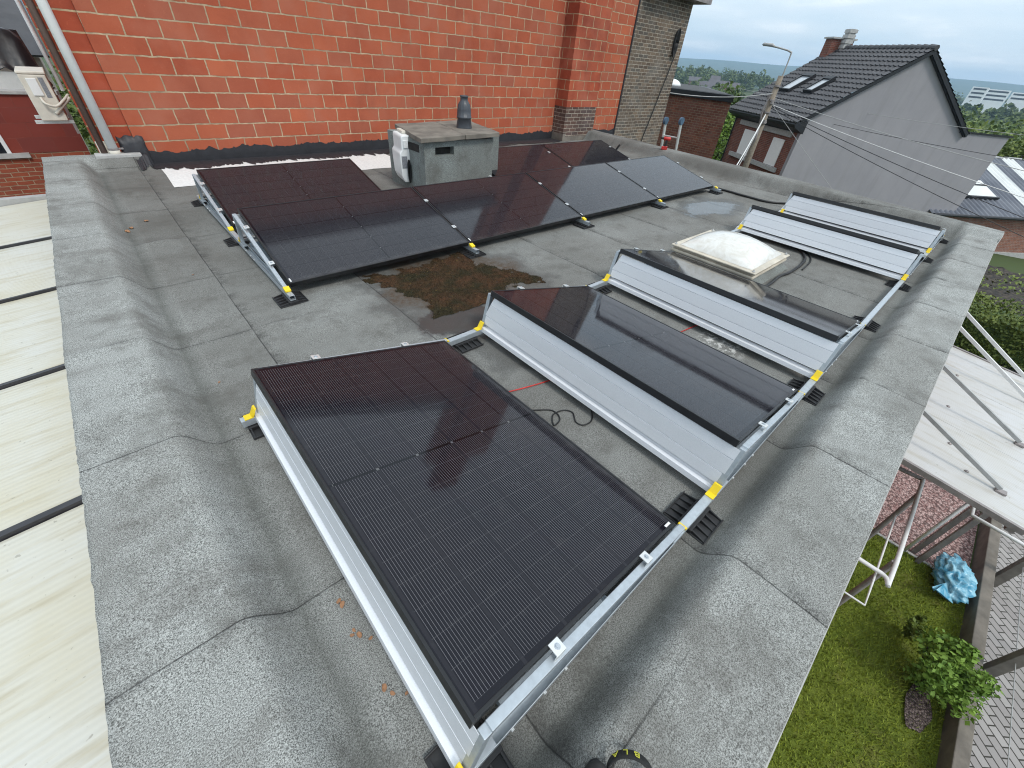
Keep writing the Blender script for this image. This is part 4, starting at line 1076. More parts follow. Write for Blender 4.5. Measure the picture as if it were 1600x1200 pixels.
for y in (-0.24, 0.24): mb.bar((0.142, y, -0.16), (0.142, y, 0.30), 0.03, 0.03)
each(mb, 'bracket_rail', 'bracket', ac)
mb = MB(); mb.tube([(-0.02, 10.2, -1.0), (-0.02, 10.2, -.9)], 0.01, 6)
tp = MB(); N = 22                                     # tarpaulin draped over a pointed load
for i in range(N+1):
    for j in range(N+1):
        u, v = i/N, j/N
        x = -1.75+1.44*u; y = 11.32+1.1*v
        hgt = 1.75-0.55*u-1.1*smooth((u-0.90)/0.10)-0.9*smooth((0.25-v)/0.25)*(1-0.5*u)+0.10*nz(u, v, 0, 5)+0.03*math.sin(u*30+5*v)
        tp.v.append((x+0.05*nz(u, v, 2, 5), y-0.05*nz(u, v, 6, 7), max(0.57, hgt)))
for i in range(N):
    for j in range(N): q = i*(N+1)+j; tp.f.append((q, q+1, q+N+2, q+N+1)); tp.mi.append(0)
o_t = tp.build('tarpaulin', 'tarp', smooth=True); md = o_t.modifiers.new('thick', 'SOLIDIFY'); md.thickness = 0.01
tag(o_t, 'creased black tarpaulin draped behind the dark red wall', 'tarpaulin')
mb = MB(); mb.tube([(-0.20, 12.0, 0.50), (-0.20, 12.0, 2.6)], 0.030, 10); tag(mb.build('post', 'whitepipe'), 'white post standing behind the dark red wall', 'post')
lh = thing('garden_shed', 'small outbuilding with grey tiled roof behind the black tarpaulin', 'shed', (-2.25, 17, -1.9))
mb = MB(); mb.box((-2.5, 0, 0), (1.9, 4, 2.6)); mb.build('wall', 'housecream', lh)
mb = MB()
for k in range(7):
    z0 = 2.62+k*0.135
    mb.prism([(-2.7, 0), (2.1, 0), (2.1, 0.05), (-2.7, 0.05)], 0, 0.30, Matrix.Translation((0, -0.3+k*0.23, z0)) @ Matrix.Rotation(R(35), 4, 'X'))
mb.build('roof', 'tile', lh)
mb = MB(); mb.box((0.9, -0.06, 1.4), (1.5, 0.02, 2.3)); mb.build('window', 'white', lh)

# ------------------------------------------------------------------ foliage
def leaves(mb, c, rad, n, s, rg, flat=1.0, lobes=9, shell=0.55):
    """leaf-sized quads gathered into clumps spread through an uneven crown"""
    cl = []
    for _ in range(lobes):
        while True:
            p = Vector((rg.uniform(-1, 1), rg.uniform(-1, 1), rg.uniform(-1, 1)))
            if p.length < 1: break
        cl.append((Vector((c[0]+p.x*rad[0]*.72, c[1]+p.y*rad[1]*.72, c[2]+p.z*rad[2]*.72)), rg.uniform(.30, .52)))
    for _ in range(n):
        q, k = rg.choice(cl)
        d = Vector((rg.gauss(0, 1), rg.gauss(0, 1), rg.gauss(0, 1))).normalized()*(shell+(1-shell)*rg.random())*k
        p = Vector((q.x+d.x*rad[0], q.y+d.y*rad[1], q.z+d.z*rad[2]))
        u = Vector((rg.gauss(0, 1), rg.gauss(0, 1), rg.gauss(0, .6))).normalized(); w = u.orthogonal().normalized()
        w = Matrix.Rotation(rg.uniform(0, 6.28), 3, u) @ w
        a = s*rg.uniform(.6, 1.3)
        mb.add([p-u*a*.5, p+w*a*.35, p+u*a*.5, p-w*a*.35], [(0, 1, 2, 3)])
def tree(x, y, h, rad, mat, n, s, label, group=None, seed=0, name='tree', lobes=14, trunk=0.45):
    rg = random.Random(seed); z = G(x, y)
    t = thing(name, label, 'tree', (x, y, z-0.05), group=group)
    mb = MB(); mb.tube([(0, 0, 0), (0.02*h, 0, h*trunk*.5), (0.0, 0.02*h, h*trunk), (-.02*h, 0, h*.8)], [h*.03, h*.024, h*.018, h*.006], 8)
    for k in range(4):
        a = k*1.6+rg.random(); mb.tube([(0, 0, h*trunk*.8), (rad*.3*math.cos(a), rad*.3*math.sin(a), h*(trunk+.15)), (rad*.65*math.cos(a), rad*.65*math.sin(a), h*(trunk+.3))], [h*.014, h*.009, h*.004], 6)
    mb.build('trunk', 'bark', t)
    mb = MB(); leaves(mb, (0, 0, h*(1+trunk*.55)/2), (rad, rad, h*(1-trunk*.5)/2), n, s, rg, lobes=lobes)
    mb.build('crown', mat, t)
    return t

# ------------------------------------------------------------------ garden below the parapet
mb = MB()
mb.box((-2, -2.58, -3.1), (8.6, -2.47, -2.80)); tag(mb.build('concrete_edging', 'concrete_dark', bevel=0.008), 'long low concrete edging between the lawn and the paved path', 'edging')
mb = MB(); mb.box((5.70, -2.47, -3.05), (5.74, -0.56, -2.975)); tag(mb.build('lawn_edging', 'concrete', bevel=0.004), 'thin pale concrete edging between lawn and pink gravel', 'edging')
fp = None
for i, x in enumerate((3.2, 4.62, 6.10, 7.55)):
    mb = MB(); mb.box((-0.045, -0.045, 0), (0.045, 0.045, 1.75)); mb.box((-.03, -.03, 1.75), (.03, .03, 1.78))
    if fp is None: fp = mb.build('fence_post', 'concrete_dark', bevel=0.006, loc=(x, -2.66, -3.05)); o = fp
    else:
        o = fp.copy(); COL.objects.link(o); o.location = (x, -2.66, -3.05)
    tag(o, ['concrete fence post nearest the bush, by the paved path', 'concrete fence post between the bush and the blue bag', 'concrete fence post beside the blue bag', 'concrete fence post at the edge of the white canopy'][i], 'post', 'concrete fence posts along the path')
mb = MB()
for z in (-2.55, -2.1, -1.65): mb.tube([(2.2, -2.66, z), (8.4, -2.66, z)], 0.004, 6)
tag(mb.build('fence_wire', 'steelgrey'), 'three thin fence wires strung between the concrete posts', 'wire')
bs = thing('bush', 'round green leafy bush on the edge of the lawn by the path', 'bush', (4.02, -2.22, -3.0))
rg = random.Random(21); mb = MB(); leaves(mb, (0, 0, 0.42), (.36, .33, .36), 4200, 0.048, rg, lobes=20, shell=.4); mb.build('foliage', 'leaf_bush', bs)
mb = MB(); leaves(mb, (.42, .22, 0.22), (.16, .12, .2), 260, 0.05, rg, lobes=6, shell=.3); mb.build('shoots', 'leaf_light', bs)
mb = MB()
for k in range(6): a = k*1.05; mb.tube([(0, 0, 0), (.12*math.cos(a), .12*math.sin(a), .25), (.2*math.cos(a), .2*math.sin(a), .45)], [.014, .01, .004], 6)
mb.build('stems', 'bark', bs)
p = irregular(3.74, -2.26, .26, .10, 24, .3, 7); mb = MB(); mb.add([(x, max(-2.46, y), -2.972) for x, y in p], [tuple(range(24))]); mb.build('mulch_bed', 'mulch', kind='structure')
# blue bag
mb = MB(); N = 34
for i in range(N+1):
    for j in range(N):
        th_, ph = PI*i/N, 2*PI*j/N
        d = Vector((math.sin(th_)*math.cos(ph), math.sin(th_)*math.sin(ph), math.cos(th_)))
        cr = abs(nz(d.x, d.y, d.z, 2.2))*0.55+abs(nz(d.x, d.y, d.z+4, 5))*0.30+abs(nz(d.x, d.y+3, d.z, 9))*0.06
        r_ = 1.0-cr
        mb.v.append((5.58+d.x*.34*r_+0.08*d.y, -2.25+d.y*.22*r_, max(-2.99, -2.84+d.z*.17*r_+0.04*d.x)))
for i in range(N):
    for j in range(N): j2 = (j+1) % N; mb.f.append((i*N+j, i*N+j2, (i+1)*N+j2, (i+1)*N+j)); mb.mi.append(0)
bag = thing('plastic_bag', 'crumpled translucent blue plastic bag lying at the end of the lawn', 'bag', (0, 0, 0))
mb.build('bag_film', 'bag', bag, smooth=True)
mb = MB()
for k in range(7):
    a = 0.3*k; mb.add([(5.38, -2.18, -2.80), (5.22-.02*k, -2.10-.05*math.sin(k), -2.86+.02*k), (5.24, -2.14-.03*k, -2.90)], [(0, 1, 2)])
mb.build('bag_neck', 'bag', bag)
# canopy
cn = thing('canopy', 'white polycarbonate canopy below the garden side of the flat roof', 'canopy', (5.6, -1.6, -0.9))
def c2(*p): return (p[0]-5.6, p[1]+1.6, p[2]+0.9)
cx = [4.10, 5.10, 6.10, 7.10]
for a, b in zip(cx, cx[1:]):
    mb = MB(); mb.add([c2(a, -0.62, -0.84), c2(b-.003, -0.62, -0.84), c2(b-.003, -1.70, -0.93), c2(a, -1.70, -0.93), c2(a, -0.62, -0.856), c2(b-.003, -0.62, -0.856), c2(b-.003, -1.70, -0.946), c2(a, -1.70, -0.946)], [(0, 1, 2, 3), (7, 6, 5, 4), (0, 4, 5, 1), (1, 5, 6, 2), (2, 6, 7, 3), (3, 7, 4, 0)])
    mb.build('sheet', 'poly_r', cn)
mb = MB(); mb.bar(c2(4.085, -0.6, -0.85), c2(4.085, -1.70, -0.945), 0.03, 0.05); mb.bar(c2(7.11, -0.6, -0.85), c2(7.11, -1.70, -0.945), 0.03, 0.05)
mb.bar(c2(4.085, -1.64, -0.98), c2(7.11, -1.64, -0.98), 0.05, 0.05)
each(mb, 'edge_profile', 'bracket', cn)
for x, ye, ze, yw, zw in ((4.42, -1.50, -0.90, -0.57, -0.45), (5.395, -1.585, -0.905, -0.57, -0.40), (6.42, -1.66, -0.925, -0.57, -0.32), (6.86, -1.68, -0.926, -0.57, -0.28)):
    mb = MB(); mb.bar(c2(x, ye, ze+0.02), c2(x, yw, zw), 0.032, 0.032)
    b = mb.build('tie_bar', 'whitesteel' if x > 6 else 'steelgrey', cn)
    mb = MB(); mb.box(c2(x-.03, ye-.05, ze-.012), c2(x+.03, ye+.02, ze+0.004)); mb.build('foot_plate', 'bracket', b)
for x, y in ((4.75, -1.12), (5.45, -1.02), (4.45, -1.28), (6.3, -1.0)):
    z = -0.84-0.22*(-0.62-y)/2.68; mb = MB(); mb.lathe([(0.016, 0), (0.016, 0.006), (0.007, 0.012)], c2(x, y, z), 10); mb.build('fixing_screw', 'bracket', cn)
for x, y in ((5.80, -1.90), (5.66, -1.96)):
    mb = MB(); mb.box(c2(x-.026, y-.026, -3.0), c2(x+.026, y+.026, -1.0)); mb.build('post', 'bracket', cn)
mb = MB(); mb.tube([(5.66, -1.80, -1.80), (5.32, -1.80, -1.80), (5.29, -2.21, -1.80), (5.25, -3.2, -1.80)], 0.019, 10); mb.tube([(5.25, -3.2, -1.80), (5.25, -3.2, -3.0)], 0.019, 10); mb.tube([(5.66, -1.80, -1.80), (5.68, -1.80, -3.0)], 0.019, 10)
tag(mb.build('handrail', 'whitesteel', smooth=True), 'white tubular handrail crossing the path beside the canopy post', 'handrail')
gf = thing('tubular_frame', 'white tubular garden frame standing between the roof and the lawn', 'frame', (4.2, -1.2, -3.0))
def f2(*p): return (p[0]-4.2, p[1]+1.2, p[2]+3.0)
zf = -1.5
mb = MB(); mb.tube(spline([f2(3.40, -0.75, zf), f2(3.405, -1.20, zf), f2(3.44, -1.262, zf), f2(5.00, -1.245, zf)], 6), 0.018, 10); mb.build('top_rail', 'whitesteel', gf, smooth=True)
mb = MB(); mb.tube([f2(5.0, -1.245, zf), f2(4.95, -0.72, zf)], 0.022, 10); mb.build('cross_rail', 'bracket', gf)
for x in (3.62, 4.72):  # legs coloured darker than the top rail to carry the shade they stand in
    mb = MB(); mb.tube([f2(x, -1.255, zf), f2(x, -1.255, -3.0)], 0.024, 10); mb.build('leg', 'bracket', gf)
    mb = MB(); mb.tube([f2(x, -0.72, zf), f2(x, -0.72, -3.0)], 0.024, 10); mb.build('leg', 'bracket', gf)
mb = MB(); mb.tube([f2(3.00, -0.8, zf-.05), f2(3.03, -1.19, zf-.05), f2(3.32, -1.185, zf-.05), f2(4.28, -1.165, zf-.05)], 0.008, 8); mb.build('thin_loop', 'whitesteel', gf)
# hedge
hd = thing('hedge', 'dense clipped green hedge between the canopy and the dug garden', 'hedge', (14.0, -3.2, -3.05))
mb = MB(); rg = random.Random(31)
for _ in range(15000):
    f_ = rg.random(); y = rg.uniform(-3.6, 2.75)
    if f_ < .5: x = -0.72+rg.uniform(-.10, .12); z = rg.uniform(0, 0.98)
    elif f_ < .85: x = rg.uniform(-.75, .75); z = 0.95+rg.uniform(-.12, .13)
    else: x = rg.uniform(-.7, .7); z = rg.uniform(0, .95); y = rg.choice((-3.6, 2.75))+rg.uniform(-.1, .1)
    k = nz(x, y, z, 1.8); x += .16*k; z += .12*nz(x, y, z+7, 1.5)
    u = Vector((rg.gauss(0, 1), rg.gauss(0, 1), rg.gauss(0, 1))).normalized(); w = u.orthogonal().normalized(); a = rg.uniform(.04, .09); p = Vector((x, y, z))
    mb.add([p-u*a*.5, p+w*a*.35, p+u*a*.5, p-w*a*.35], [(0, 1, 2, 3)])
mb.build('foliage', 'leaf_hedge', hd)
mb = MB(); mb.box((-.55, -3.45, 0), (.55, 2.6, .82)); mb.build('inner_twigs', 'leaf_dark', hd)

# ------------------------------------------------------------------ grey gable house across the street
CH = Vector((28.58, 8.30, 0)); gd = Vector((math.cos(R(-36.8)), math.sin(R(-36.8)), 0)); fd = Vector((-gd.y, gd.x, 0))
gh = thing('gable_house', 'house with smooth grey rendered gable, brick front and dark tiled roof', 'house', (CH.x, CH.y, -5.6))
gh.rotation_euler = (0, 0, R(-36.8))                  # local x along the gable, local y along the brick front
Z = 5.6
mb = MB(); gab = [(0, 0), (9.3, 0), (9.3, Z+0.14), (4.88, Z+3.12), (0.0, Z+0.14)]
mb.prism(gab, 0.012, 0.25); mb.prism([(9.3, 0), (12.65, 0), (12.65, Z+0.04), (9.3, Z+0.09)], 0.012, 0.25); mb.box((9.3, 0.25, 0), (12.6, 4.2, Z-0.80))
mb.build('gable_wall', 'render', gh)
mb = MB(); mb.box((0.0, 0.25, 0), (9.3, 6.7, Z+0.1)); mb.build('brick_wall', 'housebrick', gh)
mb = MB()
mb.add([(9.3, -0.06, Z+0.10), (12.80, -0.06, Z+0.05), (12.80, 4.3, Z-0.75), (9.3, 4.3, Z-0.70), (9.3, -0.06, Z+0.17), (12.80, -0.06, Z+0.12), (12.80, 4.3, Z-0.68), (9.3, 4.3, Z-0.63)], [(3, 2, 1, 0), (4, 5, 6, 7), (0, 1, 5, 4), (1, 2, 6, 5), (2, 3, 7, 6), (3, 0, 4, 7)])
mb.build('wing_roof', 'fascia', gh)
mb = MB()                                             # interlocking tiles: rows with rolls
def slope(mb, x_e, z_e, x_r, z_r, y0, y1, rows):
    import math as _m
    Lp = math.hypot(x_r-x_e, z_r-z_e); ux, uz = (x_r-x_e)/Lp, (z_r-z_e)/Lp; nxx, nzz = -uz*(1 if x_r > x_e else -1), abs(ux)
    if x_r < x_e: nxx = uz
    tw = 0.30; cols = int((y1-y0)/tw*6)
    for r_ in range(rows):
        a = Lp*r_/rows; b = Lp*(r_+1)/rows+0.05
        o = len(mb.v)
        for t, lift in ((a, 0.055), (b, 0.0)):
            for c in range(cols+1):
                y = y0+(y1-y0)*c/cols; roll = 0.050*max(0, math.cos(2*PI*y/tw))**2
                mb.v.append((x_e+ux*t+nxx*(lift+roll), y, z_e+uz*t+nzz*(lift+roll)))
        for c in range(cols): mb.f.append((o+c, o+c+1, o+cols+1+c+1, o+cols+1+c)); mb.mi.append(0)
        o2 = len(mb.v)                                 # front lip
        for c in range(cols+1):
            x, y, z = mb.v[o+c]; mb.v.append((x-nxx*.06, y, z-nzz*.06))
        for c in range(cols): mb.f.append((o2+c, o2+c+1, o+c+1, o+c)); mb.mi.append(0)
slope(mb, -0.66, Z-0.10, 4.88, Z+3.36, -0.20, 6.9, 17); slope(mb, 9.75, Z+0.05, 4.88, Z+3.36, -0.20, 6.9, 17)
roof = mb.build('roof', 'tile', gh)
mb = MB()
for k in range(18): mb.tube([(4.88, -0.22+k*0.395, Z+3.38), (4.88, -0.22+k*0.395+0.42, Z+3.42)], 0.12, 10)
mb.build('ridge_tiles', 'tile', roof)
mb = MB(); mb.prism([(-0.42, Z-0.12), (4.88, Z+3.13), (4.88, Z+3.33), (-0.42, Z+0.06)], -0.18, -0.13); mb.prism([(4.88, Z+3.13), (9.72, Z-0.10), (9.72, Z+0.08), (4.88, Z+3.33)], -0.18, -0.13)
mb.prism([(-0.40, Z-0.14), (4.88, Z+3.10), (4.88, Z+3.16), (-0.40, Z-0.08)], -0.13, 0.012); mb.prism([(4.88, Z+3.10), (9.70, Z-0.12), (9.70, Z-0.06), (4.88, Z+3.16)], -0.13, 0.012)
each(mb, 'bargeboard', 'fascia', gh)
mb = MB(); mb.prism([(-0.62, Z-0.30), (0.0, Z-0.56), (0.0, Z+0.02), (-0.60, Z-0.06), (-0.68, Z-0.16)], -0.17, 6.85); mb.build('eaves_box', 'fascia', gh)
mb = MB(); mb.box((-0.10, 0.60, Z-0.82), (0.05, 6.0, Z-0.56)); mb.build('lintel', 'concrete', gh)
mb = MB(); mb.box((-0.14, 0.66, Z-2.60), (0.05, 5.95, Z-2.38)); mb.build('sill', 'concrete', gh)
for a, b in ((0.98, 2.04), (4.05, 5.22)):
    mb = MB(); mb.box((-0.006, a-.12, Z-2.38), (0.03, b+.12, Z-0.82)); w = mb.build('window', 'housebrick', gh)
    mb = MB(); mb.box((-0.05, a, Z-2.36), (-0.01, b, Z-1.0)); mb.build('shutter', 'shutter', w)
mb = MB(); mb.tube([(-0.09, 6.62, 0), (-0.09, 6.62, Z-0.5), (-0.25, 6.62, Z-0.35)], 0.045, 8); mb.build('downpipe', 'fascia', gh)
sl = math.atan2(3.34, 5.33)
for y0, t0, ln, wd in ((2.35, 0.40, 1.0, 0.62), (4.2, 0.38, 1.25, 0.85)):
    Mx = Matrix.Translation((-0.45+5.33*t0-.35, y0, Z+0.02+3.34*t0-.20)) @ Matrix.Rotation(-sl, 4, 'Y')
    mb = MB(); mb.box((0, -.07, .03), (ln, 0, .20), Mx); mb.box((0, wd, .03), (ln, wd+.07, .20), Mx); mb.box((-.07, -.07, .03), (0, wd+.07, .20), Mx); mb.box((ln, -.07, .03), (ln+.22, wd+.07, .22), Mx)
    rwn = mb.build('roof_window', 'fascia', roof)
    mb = MB(); mb.box((0, 0, .12), (ln, wd, .14), Mx); mb.build('pane', 'skyglass', gh)
mb = MB(); mb.box((4.1, 6.35, Z+2.3), (5.5, 7.0, Z+3.78)); cst = mb.build('chimney', 'housebrick', gh)
mb = MB(); mb.box((4.0, 6.25, Z+3.78), (5.6, 7.1, Z+3.86)); mb.build('cap', 'concrete', cst)
mb = MB()
for k in range(4): mb.box((4.65, 5.96+.02*k*0, Z+3.36+k*.24), (5.15, 6.42, Z+3.36+k*.24+.16))
mb.box((4.70, 6.0, Z+3.2), (5.10, 6.38, Z+4.26)); mb.build('chimney_pot', 'concrete', cst)

# corrugated barn
BE = Vector((42.8, -2.35, 0)); a0 = BE-gd*7.0
bn = thing('brick_barn', 'low brick barn with grey corrugated roof and white translucent stripes', 'barn', (a0.x, a0.y, -6.5), (0, 0, R(-36.8)))
mb = MB(); mb.box((0, 0, 0), (14, 0.3, 2.42)); mb.box((0, 0.3, 0), (0.3, 12, 2.42)); mb.build('wall', 'barnbrick', bn)
mb = MB(); mb.box((-.1, -0.12, -0.2), (14, -0.01, 0.16)); mb.build('plinth', 'concrete', bn)
rs_ = 2.75/7.0
def corr(mb, xa, xb, lift=0.0):
    n = int((xb-xa)/0.06)
    o = len(mb.v)
    for t in (0, 1):
        for i in range(n+1):
            x = xa+(xb-xa)*i/n; w = 0.085*math.sin(2*PI*x/0.36)
            mb.v.append((x, -0.35+t*6.35, 2.40+t*2.48+w+lift))
    for i in range(n): mb.f.append((o+i, o+i+1, o+n+2+i, o+n+1+i)); mb.mi.append(0)
strips = [(0.0, 7.6, 'corr'), (7.6, 8.7, 'lightsheet'), (8.7, 9.8, 'corr'), (9.8, 11.0, 'lightsheet'), (11.0, 11.6, 'corr')]
for a, b, mt in strips:
    mb = MB(); corr(mb, a, b); mb.build('roof_sheet' if mt == 'corr' else 'light_strip', mt, bn, smooth=True)
mb = MB(); corr(mb, 11.6, 14); mb.build('roof_sheet', 'corr', bn, smooth=True)
mb = MB(); mb.tube([(0, 6.0, 4.9), (11.7, 6.0, 4.9)], 0.09, 8); mb.build('ridge', 'steelgrey', bn)
mb = MB(); mb.tube([(0, -0.42, 2.40), (14, -0.42, 2.40)], 0.09, 8); mb.build('gutter', 'fascia', bn)
mb = MB(); Mx = Matrix.Translation((2.9, 1.35, 3.10)) @ Matrix.Rotation(math.atan2(2.48, 6.35), 4, 'X')
mb.box((0, 0, 0), (2.9, 1.75, .14), Mx); dm = mb.build('skylight_sheet', 'lightsheet', bn)
mb = MB(); mb.box((-.08, -.12, 0), (3.0, -.01, .18), Mx); mb.box((-.08, 1.15, .14), (3.0, 1.25, .19), Mx); mb.build('skylight_frame', 'fascia', dm)

# low brick building up the street
rb = thing('flat_brick_building', 'low red brown brick building with black roof edge beyond the grey brown wall', 'building', (20, 14, -5))
def wedge(z0, z1, g=0.0):
    mb = MB(); pl = [(-g, -5.2-g), (8+g, 0.4-g), (8+g, 12), (-g, 12)]
    mb.add([(x, y, z0) for x, y in pl]+[(x, y, z1) for x, y in pl], [(3, 2, 1, 0), (4, 5, 6, 7), (0, 1, 5, 4), (1, 2, 6, 5), (2, 3, 7, 6), (3, 0, 4, 7)]); return mb
wedge(-.5, 5.75).build('wall', 'streetbrick', rb)
wedge(5.75, 5.98, .1).build('roof_edge', 'fascia', rb)
wedge(5.98, 5.99, -.2).build('roof', 'asphalt', rb)
mb = MB(); mb.lathe([(.42, 0), (.38, .09), (.28, .19), (.14, .25), (.02, .27)], (2.6, -.8, 5.99), 16); mb.build('roof_dome', 'white', rb, smooth=True)

# utility pole, lamp and wires
PX, PY = 20.5, 7.47
up_ = thing('utility_pole', 'weathered wooden utility pole with a bent street lamp arm', 'utility pole', (PX, PY, G(PX, PY)))
zg = -G(PX, PY)
mb = MB(); mb.tube([(0, 0, -.1), (0, 0, zg+1.74)], [0.16, 0.095], 14); mb.build('pole', 'wood', up_, smooth=True)
mb = MB(); mb.tube(spline([(0.05, -.03, zg+1.2), (0.05, -.03, zg+2.30), (0.02, 0.02, zg+2.45), (-.13, 0.35, zg+2.53), (-.22, .62, zg+2.57)], 8), 0.028, 8); mb.build('lamp_arm', 'steelgrey', up_, smooth=True)
mb = MB(); mb.tube([(-.20, .55, zg+2.56), (-.24, .66, zg+2.60), (-.30, .95, zg+2.61), (-.31, 1.0, zg+2.61)], [.03, .055, .05, .01], 10); mb.build('lamp_head', 'steelgrey', up_, smooth=True)
mb = MB()
for z in (0.2, 0.55, 0.95, 1.4): mb.lathe([(.145, 0), (.145, .05)], (0, 0, zg+z), 14)
each(mb, 'steel_band', 'bracket', up_)
mb = MB()
for z, s in ((1.0, 1), (0.85, -1), (.45, 1), (.2, -1)): mb.box((-.2, -.03+.1*s, zg+z), (.02, .03+.1*s, zg+z+.12))
mb.tube(spline([(-.16, .05, zg+1.1), (-.2, .1, zg+.6), (-.14, .02, zg+.1), (-.2, -.05, zg-.3), (-.15, 0, zg-.6)]), .03, 6); mb.build('cable_fitting', 'bracket', up_, smooth=False)
def wire(p, q, sag, r, mat, label):
    p, q = Vector(p), Vector(q); pts = [p.lerp(q, t/16)-Vector((0, 0, sag*4*(t/16)*(1-t/16))) for t in range(17)]
    mb = MB(); mb.tube(pts, r, 6); tag(mb.build('overhead_wire', mat), label, 'wire', 'overhead wires')
wr = [((PX, PY, 1.05), (24, -6.5, -0.55), .25, .011, 'steelgrey', 'pale overhead wire crossing the grey gable, topmost of those leaving the pole'),
      ((PX, PY, 0.85), (22, -7, -1.5), .2, .011, 'whitesteel', 'bright overhead wire crossing the middle of the grey gable'),
      ((PX, PY, 0.80), (22, -7.2, -2.3), .2, .011, 'fascia', 'black overhead wire below the bright one across the grey gable'),
      ((PX, PY, 0.75), (21.5, -7.5, -3.0), .2, .011, 'fascia', 'lowest black overhead wire across the grey gable'),
      ((PX, PY, 0.9), (21, -2.0, -5.5), .1, .008, 'steelgrey', 'thin slack wire dropping steeply across the grey gable'),
      ((PX, PY, 1.2), (13.9, 8.1, 1.05), .12, .012, 'steelgrey', 'overhead wire from the pole to the grey brown brick wall'),
      ((PX, PY, 0.55), (14.5, 5.6, -0.9), .15, .018, 'whitesteel', 'pale thick cable slanting down from the pole behind the far parapet'),
      ((PX, PY, 0.5), (14.3, 5.5, -1.1), .25, .014, 'steelgrey', 'second grey cable slanting down from the pole behind the far parapet'),
      ((32.0, 14.0, 1.0), (30, -6, 0.75), .35, .010, 'steelgrey', 'thin high wire crossing the upper part of the grey gable'),
      ((30.5, 13.0, 0.45), (28.5, -6.2, -0.15), .35, .010, 'fascia', 'thin dark wire crossing the grey gable at eaves height')]
for a in wr: wire(*a)

# ladder and drill at the far parapet
ld_ = thing('ladder', 'aluminium ladder top with blue end caps leaning on the far parapet', 'ladder', (10.0, 5.5, 0))
for dy, ht in ((0.20, 0.66), (-0.19, 0.70)):
    mb = MB(); mb.bar((0.75, dy, -3.0), (-0.02, dy, ht), 0.03, 0.07); s = mb.build('stile', 'alu', ld_)
    mb = MB(); mb.tube([(-0.03, dy-.03, ht+.03), (-0.03, dy+.03, ht+.03)], 0.075, 16); mb.build('end_cap', 'blue', s, smooth=False)
for k in range(11):
    z = 0.40-k*0.3; x = -0.02+(0.68-z)*0.208; mb = MB(); mb.tube([(x, -.19, z), (x, .20, z)], 0.014, 8); mb.build('rung', 'alu', ld_)
dr = thing('cordless_drill', 'red and black cordless drill standing on the far parapet', 'drill', (9.50, 5.28, roof_h(9.50, 5.28)))
dr.rotation_euler = (0, 0, R(120))
mb = MB(); mb.box((-.06, -.04, 0), (.07, .04, .065)); mb.build('battery', 'red', dr, bevel=.008)
mb = MB(); mb.bar((0.0, 0, .06), (-.01, 0, .19), .04, .045, (1, 0, 0)); mb.build('grip', 'rubber', dr, bevel=.006)
mb = MB(); mb.tube([(-.08, 0, .215), (-.07, 0, .215), (.06, 0, .215), (.07, 0, .215)], [.02, .036, .034, .028], 14); mb.build('motor_housing', 'red', dr, smooth=True)
mb = MB(); mb.tube([(.07, 0, .215), (.12, 0, .215), (.13, 0, .215), (.16, 0, .215)], [.024, .022, .008, .004], 12); mb.build('chuck', 'rubber', dr, smooth=True)

# photographer's boot and strap at the bottom edge of the picture
bt = thing('work_boot', 'dark scuffed work boot tip at the bottom edge of the roof view', 'boot', (0.19, -0.29, roof_h(0.19, -0.29)))
bt.rotation_euler = (0, 0, R(35))
mb = MB(); N = 24
def ell(mb, c, r, n=20, flat=None):
    o = len(mb.v)
    for i in range(n+1):
        for j in range(n):
            t, p = PI*i/n, 2*PI*j/n; x, y, z = c[0]+r[0]*math.sin(t)*math.cos(p), c[1]+r[1]*math.sin(t)*math.sin(p), c[2]+r[2]*math.cos(t)
            if flat is not None: z = max(z, flat)
            mb.v.append((x, y, z))
    for i in range(n):
        for j in range(n): j2 = (j+1) % n; mb.f.append((o+i*n+j, o+i*n+j2, o+(i+1)*n+j2, o+(i+1)*n+j)); mb.mi.append(0)
ell(mb, (0, 0, .03), (.055, .045, .04), flat=.012); mb.build('toe_cap', 'leather', bt, smooth=True)
mb = MB(); ell(mb, (-.10, 0, .045), (.12, .043, .05), flat=.012); mb.build('upper', 'leather', bt, smooth=True)
mb = MB(); ell(mb, (-.08, 0, .006), (.145, .052, .02), flat=0); mb.build('sole', 'rubber', bt, smooth=True)
mb = MB(); mb.tube([(-.16, 0, .06), (-.17, 0, .20), (-.18, 0, .34)], [.055, .062, .07], 16); mb.build('trouser_leg', 'navy', bt, smooth=True)
sp_ = thing('strap', 'black webbing strap loop printed with yellow letters beside the boot', 'strap', (0.275, -0.335, 0.16))
mb = MB(); n = 24
for i in range(n+1):
    a = -0.5+ (PI+1.0)*i/n; x, y = .062*math.cos(a), .052*math.sin(a)
    for z in (-.019, .019): mb.v.append((x, y, z))
for i in range(n): mb.f.append((2*i, 2*i+2, 2*i+3, 2*i+1)); mb.mi.append(0)
sb = mb.build('webbing', 'webbing', sp_, smooth=True); md = sb.modifiers.new('thick', 'SOLIDIFY'); md.thickness = .003
sp_.rotation_euler = (R(35), R(-20), R(-45))
for ch_, a in (('B', 1.12), ('L', 1.58), ('A', 2.05)):
    cu = bpy.data.curves.new('letters', 'FONT'); cu.body = ch_; cu.size = 0.031; cu.extrude = 0.0004; cu.align_x = 'CENTER'; cu.align_y = 'CENTER'
    tmp = bpy.data.objects.new('letters', cu); COL.objects.link(tmp)
    bpy.context.view_layer.update()
    me = bpy.data.meshes.new_from_object(tmp.evaluated_get(bpy.context.evaluated_depsgraph_get())); bpy.data.objects.remove(tmp)
    o = bpy.data.objects.new('letter', me); COL.objects.link(o); me.materials.append(M['yellowprint']); o.parent = sp_
    o.location = (.0655*math.cos(a), .0555*math.sin(a), 0); o.rotation_euler = (R(90), 0, a+R(90))

